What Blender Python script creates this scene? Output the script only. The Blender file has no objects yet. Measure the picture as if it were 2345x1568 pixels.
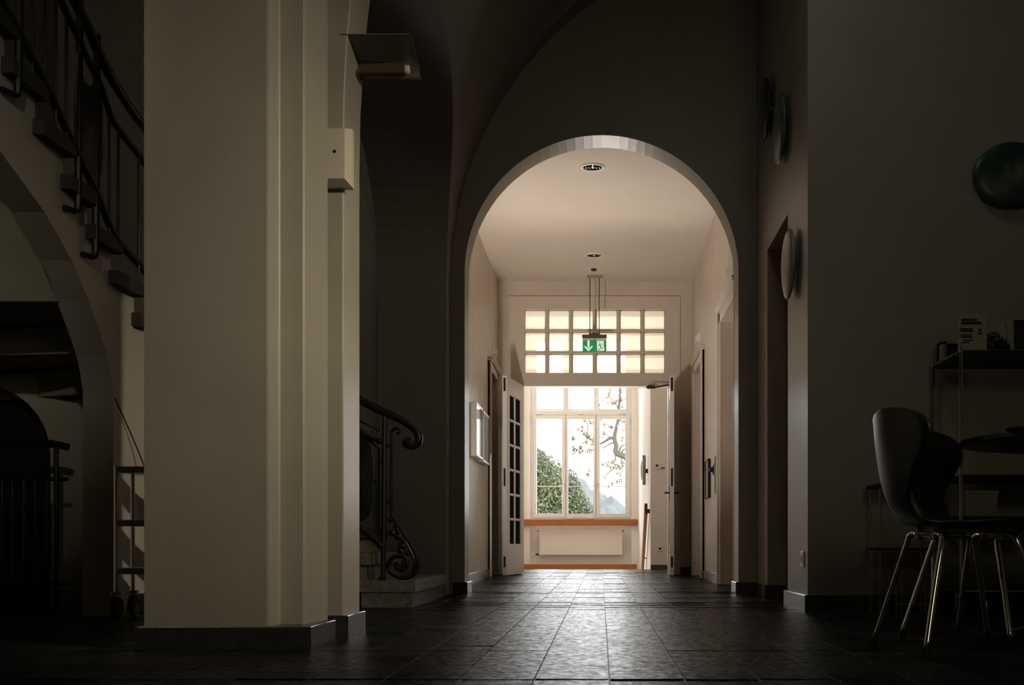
import bpy, bmesh, math, random
from mathutils import Vector, Matrix
from mathutils.geometry import tessellate_polygon
random.seed(7)
S = bpy.context.scene
COL = S.collection

# ------------------------------------------------------------------ camera
F = 2600.0            # focal length in pixels of the 2345 px wide frame
CX, CY = 1376.0, 1245.0
H = 0.36              # height of the camera above the floor
cam = bpy.data.cameras.new('camera')
cam.sensor_width = 36.0
cam.lens = F / 2345.0 * 36.0
cam.shift_x = (1172.5 - CX) / 2345.0
cam.shift_y = (CY - 784.0) / 2345.0
cam.clip_start = 0.05
cam.clip_end = 3000
camo = bpy.data.objects.new('camera', cam)
camo.location = (0, 0, H)
camo.rotation_euler = (math.pi / 2, 0, 0)
COL.objects.link(camo)
S.camera = camo

# ------------------------------------------------------------------ exposure
S.view_settings.view_transform = 'Standard'
S.view_settings.look = 'None'
S.view_settings.exposure = 0.0
S.view_settings.gamma = 1.0
S.view_settings.use_curve_mapping = False
S.cycles.max_bounces = 10
S.cycles.diffuse_bounces = 5
S.cycles.glossy_bounces = 4
S.cycles.transmission_bounces = 6
S.cycles.transparent_max_bounces = 10
S.cycles.sample_clamp_indirect = 4.0
S.cycles.use_denoising = True

# ------------------------------------------------------------------ world: white overcast sky
world = bpy.data.worlds.new('overcast_sky')
S.world = world
world.use_nodes = True
wn = world.node_tree.nodes
wl = world.node_tree.links
wn.clear()
w_out = wn.new('ShaderNodeOutputWorld')
w_bg = wn.new('ShaderNodeBackground')
w_bg.inputs['Color'].default_value = (0.95, 0.97, 1.0, 1)
w_bg.inputs['Strength'].default_value = 14.0
wl.new(w_bg.outputs[0], w_out.inputs[0])


def area_light(name, loc, target, sx, sy, energy, color, spread=math.pi, portal=False):
    l = bpy.data.lights.new(name, 'AREA')
    l.shape = 'RECTANGLE'
    l.size, l.size_y = sx, sy
    l.energy = energy
    l.color = color
    l.spread = spread
    if portal:
        l.cycles.is_portal = True
    o = bpy.data.objects.new(name, l)
    o.location = loc
    d = Vector(target) - Vector(loc)
    o.rotation_euler = d.to_track_quat('-Z', 'Y').to_euler()
    COL.objects.link(o)
    return o


area_light('window_portal', (-0.40, 21.34, 2.4), (-0.40, 10, 2.4), 2.0, 3.4, 1, (1, 1, 1), portal=True)
# added fill below floor level, shining up the flight onto the corridor ceiling
area_light('landing_fill', (-0.40, 20.75, -1.65), (-0.2, 12.0, 2.75), 1.6, 1.2, 34, (1.0, 0.92, 0.84), spread=math.radians(60))
# added fill high in the stairwell, without a fitting
area_light('stairwell_fill', (-0.4, 18.6, 5.0), (-0.4, 18.7, 0), 1.4, 2.4, 48, (1.0, 0.93, 0.84))
# added corridor fill, hidden behind the arch jamb, brightens the ceiling
# added fill that brightens the fanlight panes from behind
area_light('fanlight_fill', (0.0, 15.6, 4.7), (-0.07, 13.54, 2.77), 0.5, 0.3, 10, (1.0, 0.91, 0.72), spread=math.radians(80))
area_light('corridor_fill', (-1.165, 8.95, 0.15), (-0.2, 11.8, 3.4), 0.09, 0.85, 60, (1.0, 0.90, 0.80), spread=math.radians(108))
# added unseen fills for the arch wall, stair string, pillar and front wall
area_light('arch_wall_fill', (0.6, 4.9, 4.2), (0.55, 5.3, 0.0), 0.5, 0.5, 3.6, (1.0, 0.95, 0.84))
area_light('stair_string_fill', (-0.55, 0.2, 2.95), (-2.66, 4.9, 1.75), 0.12, 0.12, 0.45, (1.0, 0.94, 0.72), spread=math.radians(20))
area_light('hall_fill', (1.35, -0.7, 2.4), (1.3, 5.8, 1.3), 0.9, 0.9, 7.6, (1.0, 0.98, 0.66))
# added dim fill lifting the walls behind the stair railing
area_light('stair_wall_fill', (-3.0, 3.4, 4.3), (-3.0, 6.0, 1.5), 0.4, 0.4, 5, (1.0, 0.92, 0.72))
area_light('pillar_side_fill', (3.7, 1.2, 2.9), (-1.0, 4.4, 1.1), 0.15, 0.15, 6.0, (1.0, 0.90, 0.66), spread=math.radians(34))  # added fill for the pillar's right-hand faces


# ------------------------------------------------------------------ helpers
def W(px, py, Y):
    """Point of the place at depth Y that the photo shows at (px, py)."""
    return Vector(((px - CX) * Y / F, Y, H - (py - CY) * Y / F))


def link_mesh(name, bm, mat, parent=None, smooth=False, local=False):
    bmesh.ops.recalc_face_normals(bm, faces=bm.faces[:])
    if smooth:
        for f in bm.faces:
            f.smooth = True
    if parent is None:
        xs = [v.co for v in bm.verts]
        lo = Vector((min(c.x for c in xs), min(c.y for c in xs), min(c.z for c in xs)))
        hi = Vector((max(c.x for c in xs), max(c.y for c in xs), max(c.z for c in xs)))
        base = Vector(((lo.x + hi.x) / 2, (lo.y + hi.y) / 2, lo.z))
    else:
        root = parent
        while root.parent:
            root = root.parent
        base = Vector((0, 0, 0)) if local else root.location.copy()
    if base.length > 0:
        bmesh.ops.translate(bm, verts=bm.verts[:], vec=-base)
    me = bpy.data.meshes.new(name)
    bm.to_mesh(me)
    bm.free()
    mats = mat if isinstance(mat, (list, tuple)) else [mat]
    for m in mats:
        me.materials.append(m)
    o = bpy.data.objects.new(name, me)
    COL.objects.link(o)
    if parent is None:
        o.location = base
    else:
        o.parent = parent
    return o


def tag(o, label, cat, group=None, kind=None):
    if label:
        o['label'] = label
    if cat:
        o['category'] = cat
    if group:
        o['group'] = group
    if kind:
        o['kind'] = kind
    return o


def thing(name, label, cat, loc=(0, 0, 0), rotz=0.0, group=None):
    o = bpy.data.objects.new(name, None)
    o.empty_display_size = 0.1
    o.location = loc
    o.rotation_euler = (0, 0, rotz)
    COL.objects.link(o)
    return tag(o, label, cat, group)


def struct(name, bm, mat, parent=None, smooth=False):
    o = link_mesh(name, bm, mat, parent, smooth)
    if parent is None:
        o['kind'] = 'structure'
    return o


def copy_tree(o, parent=None):
    c = o.copy()
    COL.objects.link(c)
    if parent:
        c.parent = parent
    for ch in [x for x in COL.objects if x.parent == o]:
        copy_tree(ch, c)
    return c


def B():
    return bmesh.new()


def box(bm, x0, x1, y0, y1, z0, z1, bev=0.0, seg=1):
    vs = [bm.verts.new(p) for p in ((x0, y0, z0), (x1, y0, z0), (x1, y1, z0), (x0, y1, z0),
                                    (x0, y0, z1), (x1, y0, z1), (x1, y1, z1), (x0, y1, z1))]
    fs = [bm.faces.new([vs[i] for i in q]) for q in ((0, 3, 2, 1), (4, 5, 6, 7), (0, 1, 5, 4), (1, 2, 6, 5), (2, 3, 7, 6), (3, 0, 4, 7))]
    if bev > 0:
        es = list({e for f in fs for e in f.edges})
        bmesh.ops.bevel(bm, geom=es, offset=bev, segments=seg, profile=0.5, affect='EDGES')
    return bm


def obox(bm, c, ax, ay, az, sx, sy, sz, bev=0.0):
    """Box with centre c and its own axes."""
    n0 = set(bm.verts)
    box(bm, -sx / 2, sx / 2, -sy / 2, sy / 2, -sz / 2, sz / 2, bev)
    nv = [v for v in bm.verts if v not in n0]
    ax, ay, az = Vector(ax).normalized(), Vector(ay).normalized(), Vector(az).normalized()
    for v in nv:
        v.co = Vector(c) + ax * v.co.x + ay * v.co.y + az * v.co.z
    return bm


def prism(bm, pts, axis, a0, a1):
    """Polygon pts (2D) extruded along axis ('x','y','z') from a0 to a1."""
    def P(p, a):
        if axis == 'x':
            return (a, p[0], p[1])
        if axis == 'y':
            return (p[0], a, p[1])
        return (p[0], p[1], a)
    lo = [bm.verts.new(P(p, a0)) for p in pts]
    hi = [bm.verts.new(P(p, a1)) for p in pts]
    n = len(pts)
    for i in range(n):
        bm.faces.new((lo[i], lo[(i + 1) % n], hi[(i + 1) % n], hi[i]))
    if n <= 4:
        bm.faces.new(lo)
        bm.faces.new(hi)
    else:
        for tri in tessellate_polygon([[Vector((p[0], p[1], 0)) for p in pts]]):
            bm.faces.new([lo[i] for i in tri])
            bm.faces.new([hi[i] for i in tri])
    return bm


def tube(bm, pts, r, n=8, caps=True, flat=1.0):
    """Round bar along pts; r a number or a list."""
    pts = [Vector(p) for p in pts]
    m = len(pts)
    rs = r if isinstance(r, (list, tuple)) else [r] * m
    up = None
    rings = []
    for i, p in enumerate(pts):
        t = (pts[min(i + 1, m - 1)] - pts[max(i - 1, 0)])
        if t.length < 1e-9:
            t = Vector((0, 0, 1))
        t.normalize()
        if up is None:
            up = Vector((0, 0, 1)) if abs(t.z) < 0.9 else Vector((0, 1, 0))
        u = up - t * up.dot(t)
        if u.length < 1e-6:
            u = t.orthogonal()
        u.normalize()
        v = t.cross(u)
        up = u
        rings.append([bm.verts.new(p + (u * math.cos(a) + v * math.sin(a) * flat) * rs[i])
                      for a in (2 * math.pi * k / n for k in range(n))])
    for i in range(m - 1):
        for k in range(n):
            bm.faces.new((rings[i][k], rings[i][(k + 1) % n], rings[i + 1][(k + 1) % n], rings[i + 1][k]))
    if caps:
        bm.faces.new(rings[0])
        bm.faces.new(rings[-1])
    return bm


def spline(pts, k=6):
    """Catmull-Rom through pts."""
    pts = [Vector(p) for p in pts]
    out = []
    for i in range(len(pts) - 1):
        p0 = pts[max(i - 1, 0)]
        p1, p2 = pts[i], pts[i + 1]
        p3 = pts[min(i + 2, len(pts) - 1)]
        for j in range(k):
            t = j / k
            out.append(0.5 * ((2 * p1) + (p2 - p0) * t + (2 * p0 - 5 * p1 + 4 * p2 - p3) * t * t + (3 * p1 - p0 - 3 * p2 + p3) * t ** 3))
    out.append(pts[-1])
    return out


def lathe(bm, c, prof, axis='z', n=24, sx=1.0, sy=1.0):
    """prof: list of (radius, height) turned about axis through c."""
    c = Vector(c)
    rings = []
    for r, h in prof:
        ring = []
        for k in range(n):
            a = 2 * math.pi * k / n
            u, v = r * math.cos(a) * sx, r * math.sin(a) * sy
            if axis == 'z':
                d = Vector((u, v, h))
            elif axis == 'x':
                d = Vector((h, u, v))
            else:
                d = Vector((u, h, v))
            ring.append(bm.verts.new(c + d))
        rings.append(ring)
    for i in range(len(rings) - 1):
        for k in range(n):
            bm.faces.new((rings[i][k], rings[i][(k + 1) % n], rings[i + 1][(k + 1) % n], rings[i + 1][k]))
    bm.faces.new(rings[0])
    bm.faces.new(rings[-1])
    return bm


# ------------------------------------------------------------------ materials
def new_mat(name):
    m = bpy.data.materials.new(name)
    m.use_nodes = True
    nt = m.node_tree
    b = nt.nodes['Principled BSDF']
    return m, nt, b


def mat(name, col, rough=0.5, metal=0.0, spec=0.5, var=0.0, vscale=4.0, bump=0.0, bscale=40.0, stretch=(1, 1, 1), coat=0.0):
    m, nt, b = new_mat(name)
    b.inputs['Base Color'].default_value = (*col, 1)
    b.inputs['Roughness'].default_value = rough
    b.inputs['Metallic'].default_value = metal
    b.inputs['Specular IOR Level'].default_value = spec
    b.inputs['Coat Weight'].default_value = coat
    if var > 0 or bump > 0:
        tc = nt.nodes.new('ShaderNodeTexCoord')
        mp = nt.nodes.new('ShaderNodeMapping')
        mp.inputs['Scale'].default_value = stretch
        nt.links.new(tc.outputs['Object'], mp.inputs['Vector'])
    if var > 0:
        nz = nt.nodes.new('ShaderNodeTexNoise')
        nz.inputs['Scale'].default_value = vscale
        nz.inputs['Detail'].default_value = 6
        nt.links.new(mp.outputs[0], nz.inputs['Vector'])
        cr = nt.nodes.new('ShaderNodeValToRGB')
        cr.color_ramp.elements[0].position = 0.3
        cr.color_ramp.elements[1].position = 0.7
        cr.color_ramp.elements[0].color = (*[max(0, c * (1 - var)) for c in col], 1)
        cr.color_ramp.elements[1].color = (*[min(1, c * (1 + var)) for c in col], 1)
        nt.links.new(nz.outputs['Fac'], cr.inputs[0])
        nt.links.new(cr.outputs[0], b.inputs['Base Color'])
    if bump > 0:
        nb = nt.nodes.new('ShaderNodeTexNoise')
        nb.inputs['Scale'].default_value = bscale
        nb.inputs['Detail'].default_value = 5
        nt.links.new(mp.outputs[0], nb.inputs['Vector'])
        bp = nt.nodes.new('ShaderNodeBump')
        bp.inputs['Strength'].default_value = bump
        bp.inputs['Distance'].default_value = 0.01
        nt.links.new(nb.outputs['Fac'], bp.inputs['Height'])
        nt.links.new(bp.outputs[0], b.inputs['Normal'])
    return m


M = {}
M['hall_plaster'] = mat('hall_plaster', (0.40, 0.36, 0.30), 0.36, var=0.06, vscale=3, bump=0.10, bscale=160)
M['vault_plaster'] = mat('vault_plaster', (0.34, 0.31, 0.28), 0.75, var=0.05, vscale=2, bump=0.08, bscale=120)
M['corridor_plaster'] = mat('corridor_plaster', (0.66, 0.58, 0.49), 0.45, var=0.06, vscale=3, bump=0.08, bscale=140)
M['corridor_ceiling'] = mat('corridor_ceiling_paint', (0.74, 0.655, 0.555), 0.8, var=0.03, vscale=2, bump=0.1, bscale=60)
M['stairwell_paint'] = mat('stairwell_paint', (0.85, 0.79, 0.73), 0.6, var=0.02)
M['trim_paint'] = mat('trim_paint', (0.70, 0.61, 0.52), 0.35, var=0.03)
M['white_paint'] = mat('white_paint', (0.82, 0.77, 0.72), 0.35)
M['slate'] = mat('slate_skirting', (0.038, 0.037, 0.036), 0.24, spec=0.8, var=0.25, vscale=18, bump=0.12, bscale=90)
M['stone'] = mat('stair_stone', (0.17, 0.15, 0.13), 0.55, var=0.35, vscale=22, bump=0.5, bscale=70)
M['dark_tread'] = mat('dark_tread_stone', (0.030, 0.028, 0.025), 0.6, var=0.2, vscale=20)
M['riser_plaster'] = mat('riser_plaster', (0.30, 0.27, 0.22), 0.6, var=0.08)
M['iron'] = mat('black_iron', (0.010, 0.010, 0.011), 0.42, spec=0.35, bump=0.1, bscale=80)
M['chrome'] = mat('chrome', (0.80, 0.77, 0.72), 0.10, metal=1.0)
M['steel'] = mat('brushed_steel', (0.55, 0.54, 0.52), 0.35, metal=1.0)
M['black'] = mat('black_paint', (0.010, 0.010, 0.011), 0.5)
M['shell'] = mat('chair_shell_black', (0.012, 0.012, 0.014), 0.40, spec=0.8)
M['rubber'] = mat('rubber', (0.01, 0.01, 0.01), 0.7)
M['grey_plastic'] = mat('grey_plastic', (0.35, 0.33, 0.28), 0.5)
M['clear_plastic'] = mat('pale_plastic', (0.42, 0.40, 0.36), 0.4)
M['wood'] = mat('orange_beech', (0.36, 0.115, 0.030), 0.4, var=0.25, vscale=6, stretch=(1, 1, 22))
M['woodx'] = mat('orange_beech_board', (0.38, 0.125, 0.032), 0.4, var=0.22, vscale=5, stretch=(1.2, 8, 26))
M['door_wood'] = mat('door_tan', (0.60, 0.40, 0.26), 0.4, var=0.05, vscale=3, stretch=(8, 8, 1))
M['paper'] = mat('paper', (0.46, 0.42, 0.33), 0.8)
M['ink'] = mat('ink', (0.03, 0.03, 0.03), 0.8)
M['radiator'] = mat('radiator_enamel', (0.80, 0.72, 0.62), 0.35)
M['cellar_shade'] = mat('cellar_shade_black', (0.006, 0.006, 0.006), 0.9)
M['reflector'] = mat('lamp_reflector', (0.22, 0.21, 0.18), 0.5, metal=0.3)
M['lamp_tube'] = mat('lamp_tube_cover', (0.09, 0.065, 0.04), 0.5)
M['leaf_green'] = mat('leaf_green', (0.023, 0.0295, 0.0065), 0.7, var=0.8, vscale=1.0)
M['leaf_yellow'] = mat('leaf_yellow', (0.045, 0.022, 0.004), 0.6, var=0.4, vscale=2)
M['bark'] = mat('bark', (0.025, 0.017, 0.010), 0.9)
M['mountain'] = mat('mountain_forest', (0.060, 0.063, 0.064), 1.0, spec=0.0, var=0.12, vscale=0.02)
M['meadow'] = mat('meadow', (0.05, 0.07, 0.03), 1.0, spec=0.0)

# ceramic discs: mottled glaze
def glaze(name, c0, c1, c2, rough=0.35):
    m, nt, b = new_mat(name)
    tc = nt.nodes.new('ShaderNodeTexCoord')
    nz = nt.nodes.new('ShaderNodeTexNoise')
    nz.inputs['Scale'].default_value = 7
    nz.inputs['Detail'].default_value = 4
    nt.links.new(tc.outputs['Object'], nz.inputs['Vector'])
    cr = nt.nodes.new('ShaderNodeValToRGB')
    e = cr.color_ramp.elements
    e[0].position, e[0].color = 0.35, (*c0, 1)
    e[1].position, e[1].color = 0.7, (*c2, 1)
    x = e.new(0.52)
    x.color = (*c1, 1)
    nt.links.new(nz.outputs['Fac'], cr.inputs[0])
    nt.links.new(cr.outputs[0], b.inputs['Base Color'])
    b.inputs['Roughness'].default_value = rough
    return m


M['glaze_blue'] = glaze('glaze_dark_blue', (0.02, 0.04, 0.055), (0.035, 0.07, 0.09), (0.09, 0.11, 0.11))
M['glaze_green'] = glaze('glaze_green', (0.06, 0.14, 0.10), (0.14, 0.22, 0.15), (0.22, 0.26, 0.18))
M['glaze_pale'] = glaze('glaze_pale_grey', (0.34, 0.40, 0.36), (0.42, 0.46, 0.40), (0.55, 0.50, 0.40))
M['glaze_dark'] = glaze('glaze_dark_green', (0.02, 0.045, 0.04), (0.05, 0.09, 0.07), (0.26, 0.23, 0.14))

# exit sign faces glow a little
def glow(name, col, strength, base=None):
    m, nt, b = new_mat(name)
    b.inputs['Base Color'].default_value = (*(base or col), 1)
    b.inputs['Emission Color'].default_value = (*col, 1)
    b.inputs['Emission Strength'].default_value = strength
    return m


M['sign_green'] = glow('sign_green', (0.006, 0.17, 0.045), 1.0)
M['sign_white'] = glow('sign_white', (0.75, 0.80, 0.76), 0.65)

# clear window pane: lets light through and mirrors at its face
def pane_mat(name, tint=(0.96, 0.98, 0.97), gloss=0.06):
    m = bpy.data.materials.new(name)
    m.use_nodes = True
    nt = m.node_tree
    nt.nodes.clear()
    o = nt.nodes.new('ShaderNodeOutputMaterial')
    t = nt.nodes.new('ShaderNodeBsdfTransparent')
    t.inputs[0].default_value = (*tint, 1)
    g = nt.nodes.new('ShaderNodeBsdfGlossy')
    g.inputs['Roughness'].default_value = 0.03
    lw = nt.nodes.new('ShaderNodeFresnel')
    lw.inputs['IOR'].default_value = 1.45
    mx = nt.nodes.new('ShaderNodeMixShader')
    nt.links.new(lw.outputs[0], mx.inputs[0])
    nt.links.new(t.outputs[0], mx.inputs[1])
    nt.links.new(g.outputs[0], mx.inputs[2])
    nt.links.new(mx.outputs[0], o.inputs[0])
    return m


M['pane'] = pane_mat('window_pane')

# frosted pane of the fanlight
def frosted(name):
    m = bpy.data.materials.new(name)
    m.use_nodes = True
    nt = m.node_tree
    nt.nodes.clear()
    o = nt.nodes.new('ShaderNodeOutputMaterial')
    t = nt.nodes.new('ShaderNodeBsdfTranslucent')
    t.inputs[0].default_value = (0.95, 0.90, 0.80, 1)
    r = nt.nodes.new('ShaderNodeBsdfTransparent')
    r.inputs[0].default_value = (0.98, 0.95, 0.88, 1)
    mx = nt.nodes.new('ShaderNodeMixShader')
    mx.inputs[0].default_value = 0.045
    nt.links.new(t.outputs[0], mx.inputs[1])
    nt.links.new(r.outputs[0], mx.inputs[2])
    nt.links.new(mx.outputs[0], o.inputs[0])
    return m


M['frosted'] = frosted('frosted_pane')

# floor slate: semi-polished, speckled and scuffed, each tile a little different
def floor_mat():
    m, nt, b = new_mat('slate_floor')
    tc = nt.nodes.new('ShaderNodeTexCoord')
    n1 = nt.nodes.new('ShaderNodeTexNoise')
    n1.inputs['Scale'].default_value = 9
    n1.inputs['Detail'].default_value = 8
    nt.links.new(tc.outputs['Object'], n1.inputs['Vector'])
    cr = nt.nodes.new('ShaderNodeValToRGB')
    cr.color_ramp.elements[0].color = (0.018, 0.018, 0.019, 1)
    cr.color_ramp.elements[1].color = (0.060, 0.058, 0.056, 1)
    nt.links.new(n1.outputs['Fac'], cr.inputs[0])
    nt.links.new(cr.outputs[0], b.inputs['Base Color'])
    n2 = nt.nodes.new('ShaderNodeTexNoise')
    n2.inputs['Scale'].default_value = 5
    n2.inputs['Detail'].default_value = 6
    nt.links.new(tc.outputs['Object'], n2.inputs['Vector'])
    mr = nt.nodes.new('ShaderNodeMapRange')
    mr.inputs['From Min'].default_value = 0.3
    mr.inputs['From Max'].default_value = 0.7
    mr.inputs['To Min'].default_value = 0.10
    mr.inputs['To Max'].default_value = 0.20
    nt.links.new(n2.outputs['Fac'], mr.inputs['Value'])
    nt.links.new(mr.outputs[0], b.inputs['Roughness'])
    b.inputs['Specular IOR Level'].default_value = 0.22
    b.inputs['Specular Tint'].default_value = (0.86, 0.92, 1.0, 1)
    # each tile has its own polish and tone
    sn = nt.nodes.new('ShaderNodeVectorMath')
    sn.operation = 'SNAP'
    sn.inputs[1].default_value = (0.2, 0.2, 10.0)
    of = nt.nodes.new('ShaderNodeVectorMath')
    of.operation = 'SUBTRACT'
    ge = nt.nodes.new('ShaderNodeNewGeometry')
    of.inputs[1].default_value = (0.023, 0.02, -5.0)
    nt.links.new(ge.outputs['Position'], of.inputs[0])
    nt.links.new(of.outputs[0], sn.inputs[0])
    wh = nt.nodes.new('ShaderNodeTexWhiteNoise')
    nt.links.new(sn.outputs[0], wh.inputs['Vector'])
    ad = nt.nodes.new('ShaderNodeMath')
    ad.operation = 'MULTIPLY_ADD'
    ad.inputs[1].default_value = 0.07
    nt.links.new(wh.outputs['Value'], ad.inputs[0])
    nt.links.new(mr.outputs[0], ad.inputs[2])
    nt.links.new(ad.outputs[0], b.inputs['Roughness'])
    ml = nt.nodes.new('ShaderNodeMixRGB')
    ml.blend_type = 'MULTIPLY'
    ml.inputs[0].default_value = 0.6
    nt.links.new(cr.outputs[0], ml.inputs[1])
    nt.links.new(wh.outputs['Value'], ml.inputs[2])
    nt.links.new(ml.outputs[0], b.inputs['Base Color'])
    n3 = nt.nodes.new('ShaderNodeTexNoise')
    n3.inputs['Scale'].default_value = 75
    n3.inputs['Detail'].default_value = 6
    n3.inputs['Roughness'].default_value = 0.65
    nt.links.new(tc.outputs['Object'], n3.inputs['Vector'])
    bp = nt.nodes.new('ShaderNodeBump')
    bp.inputs['Strength'].default_value = 0.42
    bp.inputs['Distance'].default_value = 0.006
    nt.links.new(n3.outputs['Fac'], bp.inputs['Height'])
    nt.links.new(bp.outputs[0], b.inputs['Normal'])
    # the polish is worn: only part of the surface still mirrors
    df = nt.nodes.new('ShaderNodeBsdfDiffuse')
    nt.links.new(ml.outputs[0], df.inputs['Color'])
    n4 = nt.nodes.new('ShaderNodeTexNoise')
    n4.inputs['Scale'].default_value = 38
    n4.inputs['Detail'].default_value = 7
    n4.inputs['Roughness'].default_value = 0.7
    nt.links.new(tc.outputs['Object'], n4.inputs['Vector'])
    mw = nt.nodes.new('ShaderNodeMapRange')
    mw.inputs['From Min'].default_value = 0.36
    mw.inputs['From Max'].default_value = 0.66
    mw.inputs['To Min'].default_value = 0.18
    mw.inputs['To Max'].default_value = 0.80
    nt.links.new(n4.outputs['Fac'], mw.inputs['Value'])
    mx = nt.nodes.new('ShaderNodeMixShader')
    out = nt.nodes['Material Output']
    nt.links.new(mw.outputs[0], mx.inputs[0])
    nt.links.new(df.outputs[0], mx.inputs[1])
    nt.links.new(b.outputs[0], mx.inputs[2])
    nt.links.new(mx.outputs[0], out.inputs['Surface'])
    return m


M['floor'] = floor_mat()
M['grout'] = mat('grout', (0.035, 0.033, 0.03), 0.5, spec=0.25)

# ================================================================== LARGE STRUCTURE
# ---- floor: 20 cm slate tiles, each laid a hair out of level, over the grout bed
FLOOR_END = 16.10


def build_floor():
    bm = B()
    T, g = 0.2, 0.0024
    x_off = 0.023
    rnd = random.Random(3)
    regions = [(-4.0, 4.0, -1.6, 8.2), (-1.3, 1.1, 8.2, 13.6), (-1.5, 1.4, 13.6, FLOOR_END)]
    k0, k1 = -21, 20
    j0, j1 = -9, 81
    for j in range(j0, j1):
        y0 = j * T + 0.02
        row_tilt = rnd.gauss(0, 0.0010)
        for k in range(k0, k1):
            x0 = x_off + k * T
            xc, yc = x0 + T / 2, y0 + T / 2
            ok = any(a - 0.11 < xc < b + 0.11 and c - 0.11 < yc < d + 0.01 for a, b, c, d in regions)
            dz = rnd.gauss(0, 0.0003)
            ta, tb = rnd.gauss(0, 0.0004), row_tilt + rnd.gauss(0, 0.0006)
            if not ok:
                continue
            ys = min(y0 + T - g, FLOOR_END)
            cs = []
            for (x, y, sx, sy) in ((x0 + g, y0 + g, -1, -1), (x0 + T - g, y0 + g, 1, -1), (x0 + T - g, ys, 1, 1), (x0 + g, ys, -1, 1)):
                cs.append((x, y, dz + sx * ta + sy * tb))
            top = [bm.verts.new(c) for c in cs]
            low = [bm.verts.new((c[0], c[1], -0.012)) for c in cs]
            f = bm.faces.new(top)
            f.material_index = 0
            for i in range(4):
                q = bm.faces.new((top[i], low[i], low[(i + 1) % 4], top[(i + 1) % 4]))
                q.material_index = 0
    for a, b, c, d in regions:
        n0 = set(bm.faces)
        box(bm, a - 0.1, b + 0.1, c, d, -0.15, -0.004)
        for f in bm.faces:
            if f not in n0:
                f.material_index = 1
    return struct('floor', bm, [M['floor'], M['grout']])


build_floor()

# ---- hall: barrel vault on the left springs from the arcade, which is pierced by two arches
VR, VX, VZ = 2.46, 1.38, 2.26
ARC_Z, ARC_TOP = 2.30, 3.24
OPEN = [(0.55, 4.03), (4.62, 7.93)]


def arch_z(y):
    for a, b in OPEN:
        if a <= y <= b:
            u = (y - (a + b) / 2) / ((b - a) / 2)
            return ARC_Z + (ARC_TOP - ARC_Z) * math.sqrt(max(0, 1 - u * u))
    return 0.0


def vault_x(z):
    if z <= VZ:
        return -1.08
    return VX - math.sqrt(max(0.0, VR * VR - (z - VZ) ** 2))


def arcade():
    bm = B()
    segs = [(-1.5, 0.55, 0), (0.55, 4.03, 1), (4.03, 4.62, 0), (4.62, 7.93, 1), (7.93, 8.17, 0)]
    for a, b, op in segs:
        n = 36 if op else 2
        cols, low_l = [], []
        for i in range(n + 1):
            t = i / n
            y = (a + b) / 2 - (b - a) / 2 * math.cos(math.pi * t) if op else a + (b - a) * t
            zl = arch_z(y) if op else 0.0
            if op and i in (0, n):
                zl = ARC_Z
            col = []
            zlist = []
            if zl < VZ:
                zlist += [zl + (VZ - zl) * q / 3 for q in range(3)]
                zl2 = VZ
            else:
                zl2 = zl
            ang0 = math.asin(min(1, (zl2 - VZ) / VR))
            pts = [(vault_x(z), z) for z in zlist]
            for q in range(15):
                an = ang0 + (math.pi / 2 - ang0) * q / 14
                pts.append((VX - VR * math.cos(an), VZ + VR * math.sin(an)))
            while len(pts) < 18:
                pts.insert(1, ((pts[0][0] + pts[1][0]) / 2, (pts[0][1] + pts[1][1]) / 2))
            cols.append([bm.verts.new((x, y, z)) for x, z in pts])
            low_l.append((y, zl))
        for i in range(n):
            for q in range(17):
                f = bm.faces.new((cols[i][q], cols[i + 1][q], cols[i + 1][q + 1], cols[i][q + 1]))
                f.smooth = True
        # soffit of the arch and the stair-side face
        back = [(bm.verts.new((-1.56, y, z)), bm.verts.new((-1.56, y, 5.0))) for y, z in low_l]
        for i in range(n):
            if op:
                bm.faces.new((cols[i][0], cols[i + 1][0], back[i + 1][0], back[i][0]))
            bm.faces.new((back[i][0], back[i + 1][0], back[i + 1][1], back[i][1]))
        if op:
            for i in (0, n):      # jamb above the springing down to the floor
                y = low_l[i][0]
                v = [bm.verts.new(p) for p in ((-1.08, y, 0), (-1.56, y, 0), (-1.56, y, ARC_Z), (-1.08, y, ARC_Z))]
                bm.faces.new(v)
    bm.normal_update()
    me_name = 'ceiling_vault'
    o = link_mesh(me_name, bm, M['vault_plaster'])
    o['kind'] = 'structure'
    return o


arcade()
bm = B()
for i in range(16):
    a0, a1 = math.pi / 2 * i / 16, math.pi / 2 * (i + 1) / 16
    vs = [bm.verts.new(p) for p in ((VX + VR * math.cos(a0), -1.5, VZ + VR * math.sin(a0)), (VX + VR * math.cos(a0), 8.17, VZ + VR * math.sin(a0)),
                                    (VX + VR * math.cos(a1), 8.17, VZ + VR * math.sin(a1)), (VX + VR * math.cos(a1), -1.5, VZ + VR * math.sin(a1)))]
    f = bm.faces.new(vs)
    f.smooth = True
bmesh.ops.remove_doubles(bm, verts=bm.verts[:], dist=1e-5)
struct('ceiling_vault_right', bm, M['vault_plaster'])

# ---- wall with the round arch between hall and corridor
AX0, AX1, AZS, ACX, AR = -0.98, 0.99, 2.315, 0.005, 0.985
ARCH_Y0, ARCH_Y1 = 8.17, 8.43
pts = [(-1.60, 0), (-1.60, 5.0), (4.0, 5.0), (4.0, 0), (AX1, 0)]
for i in range(49):
    a = math.pi * i / 48
    pts.append((ACX + AR * math.cos(a), AZS + AR * math.sin(a)))
pts.append((AX0, 0))
bm = B()
prism(bm, pts, 'y', ARCH_Y0, ARCH_Y1)
struct('wall_arch', bm, M['hall_plaster'])

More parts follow.
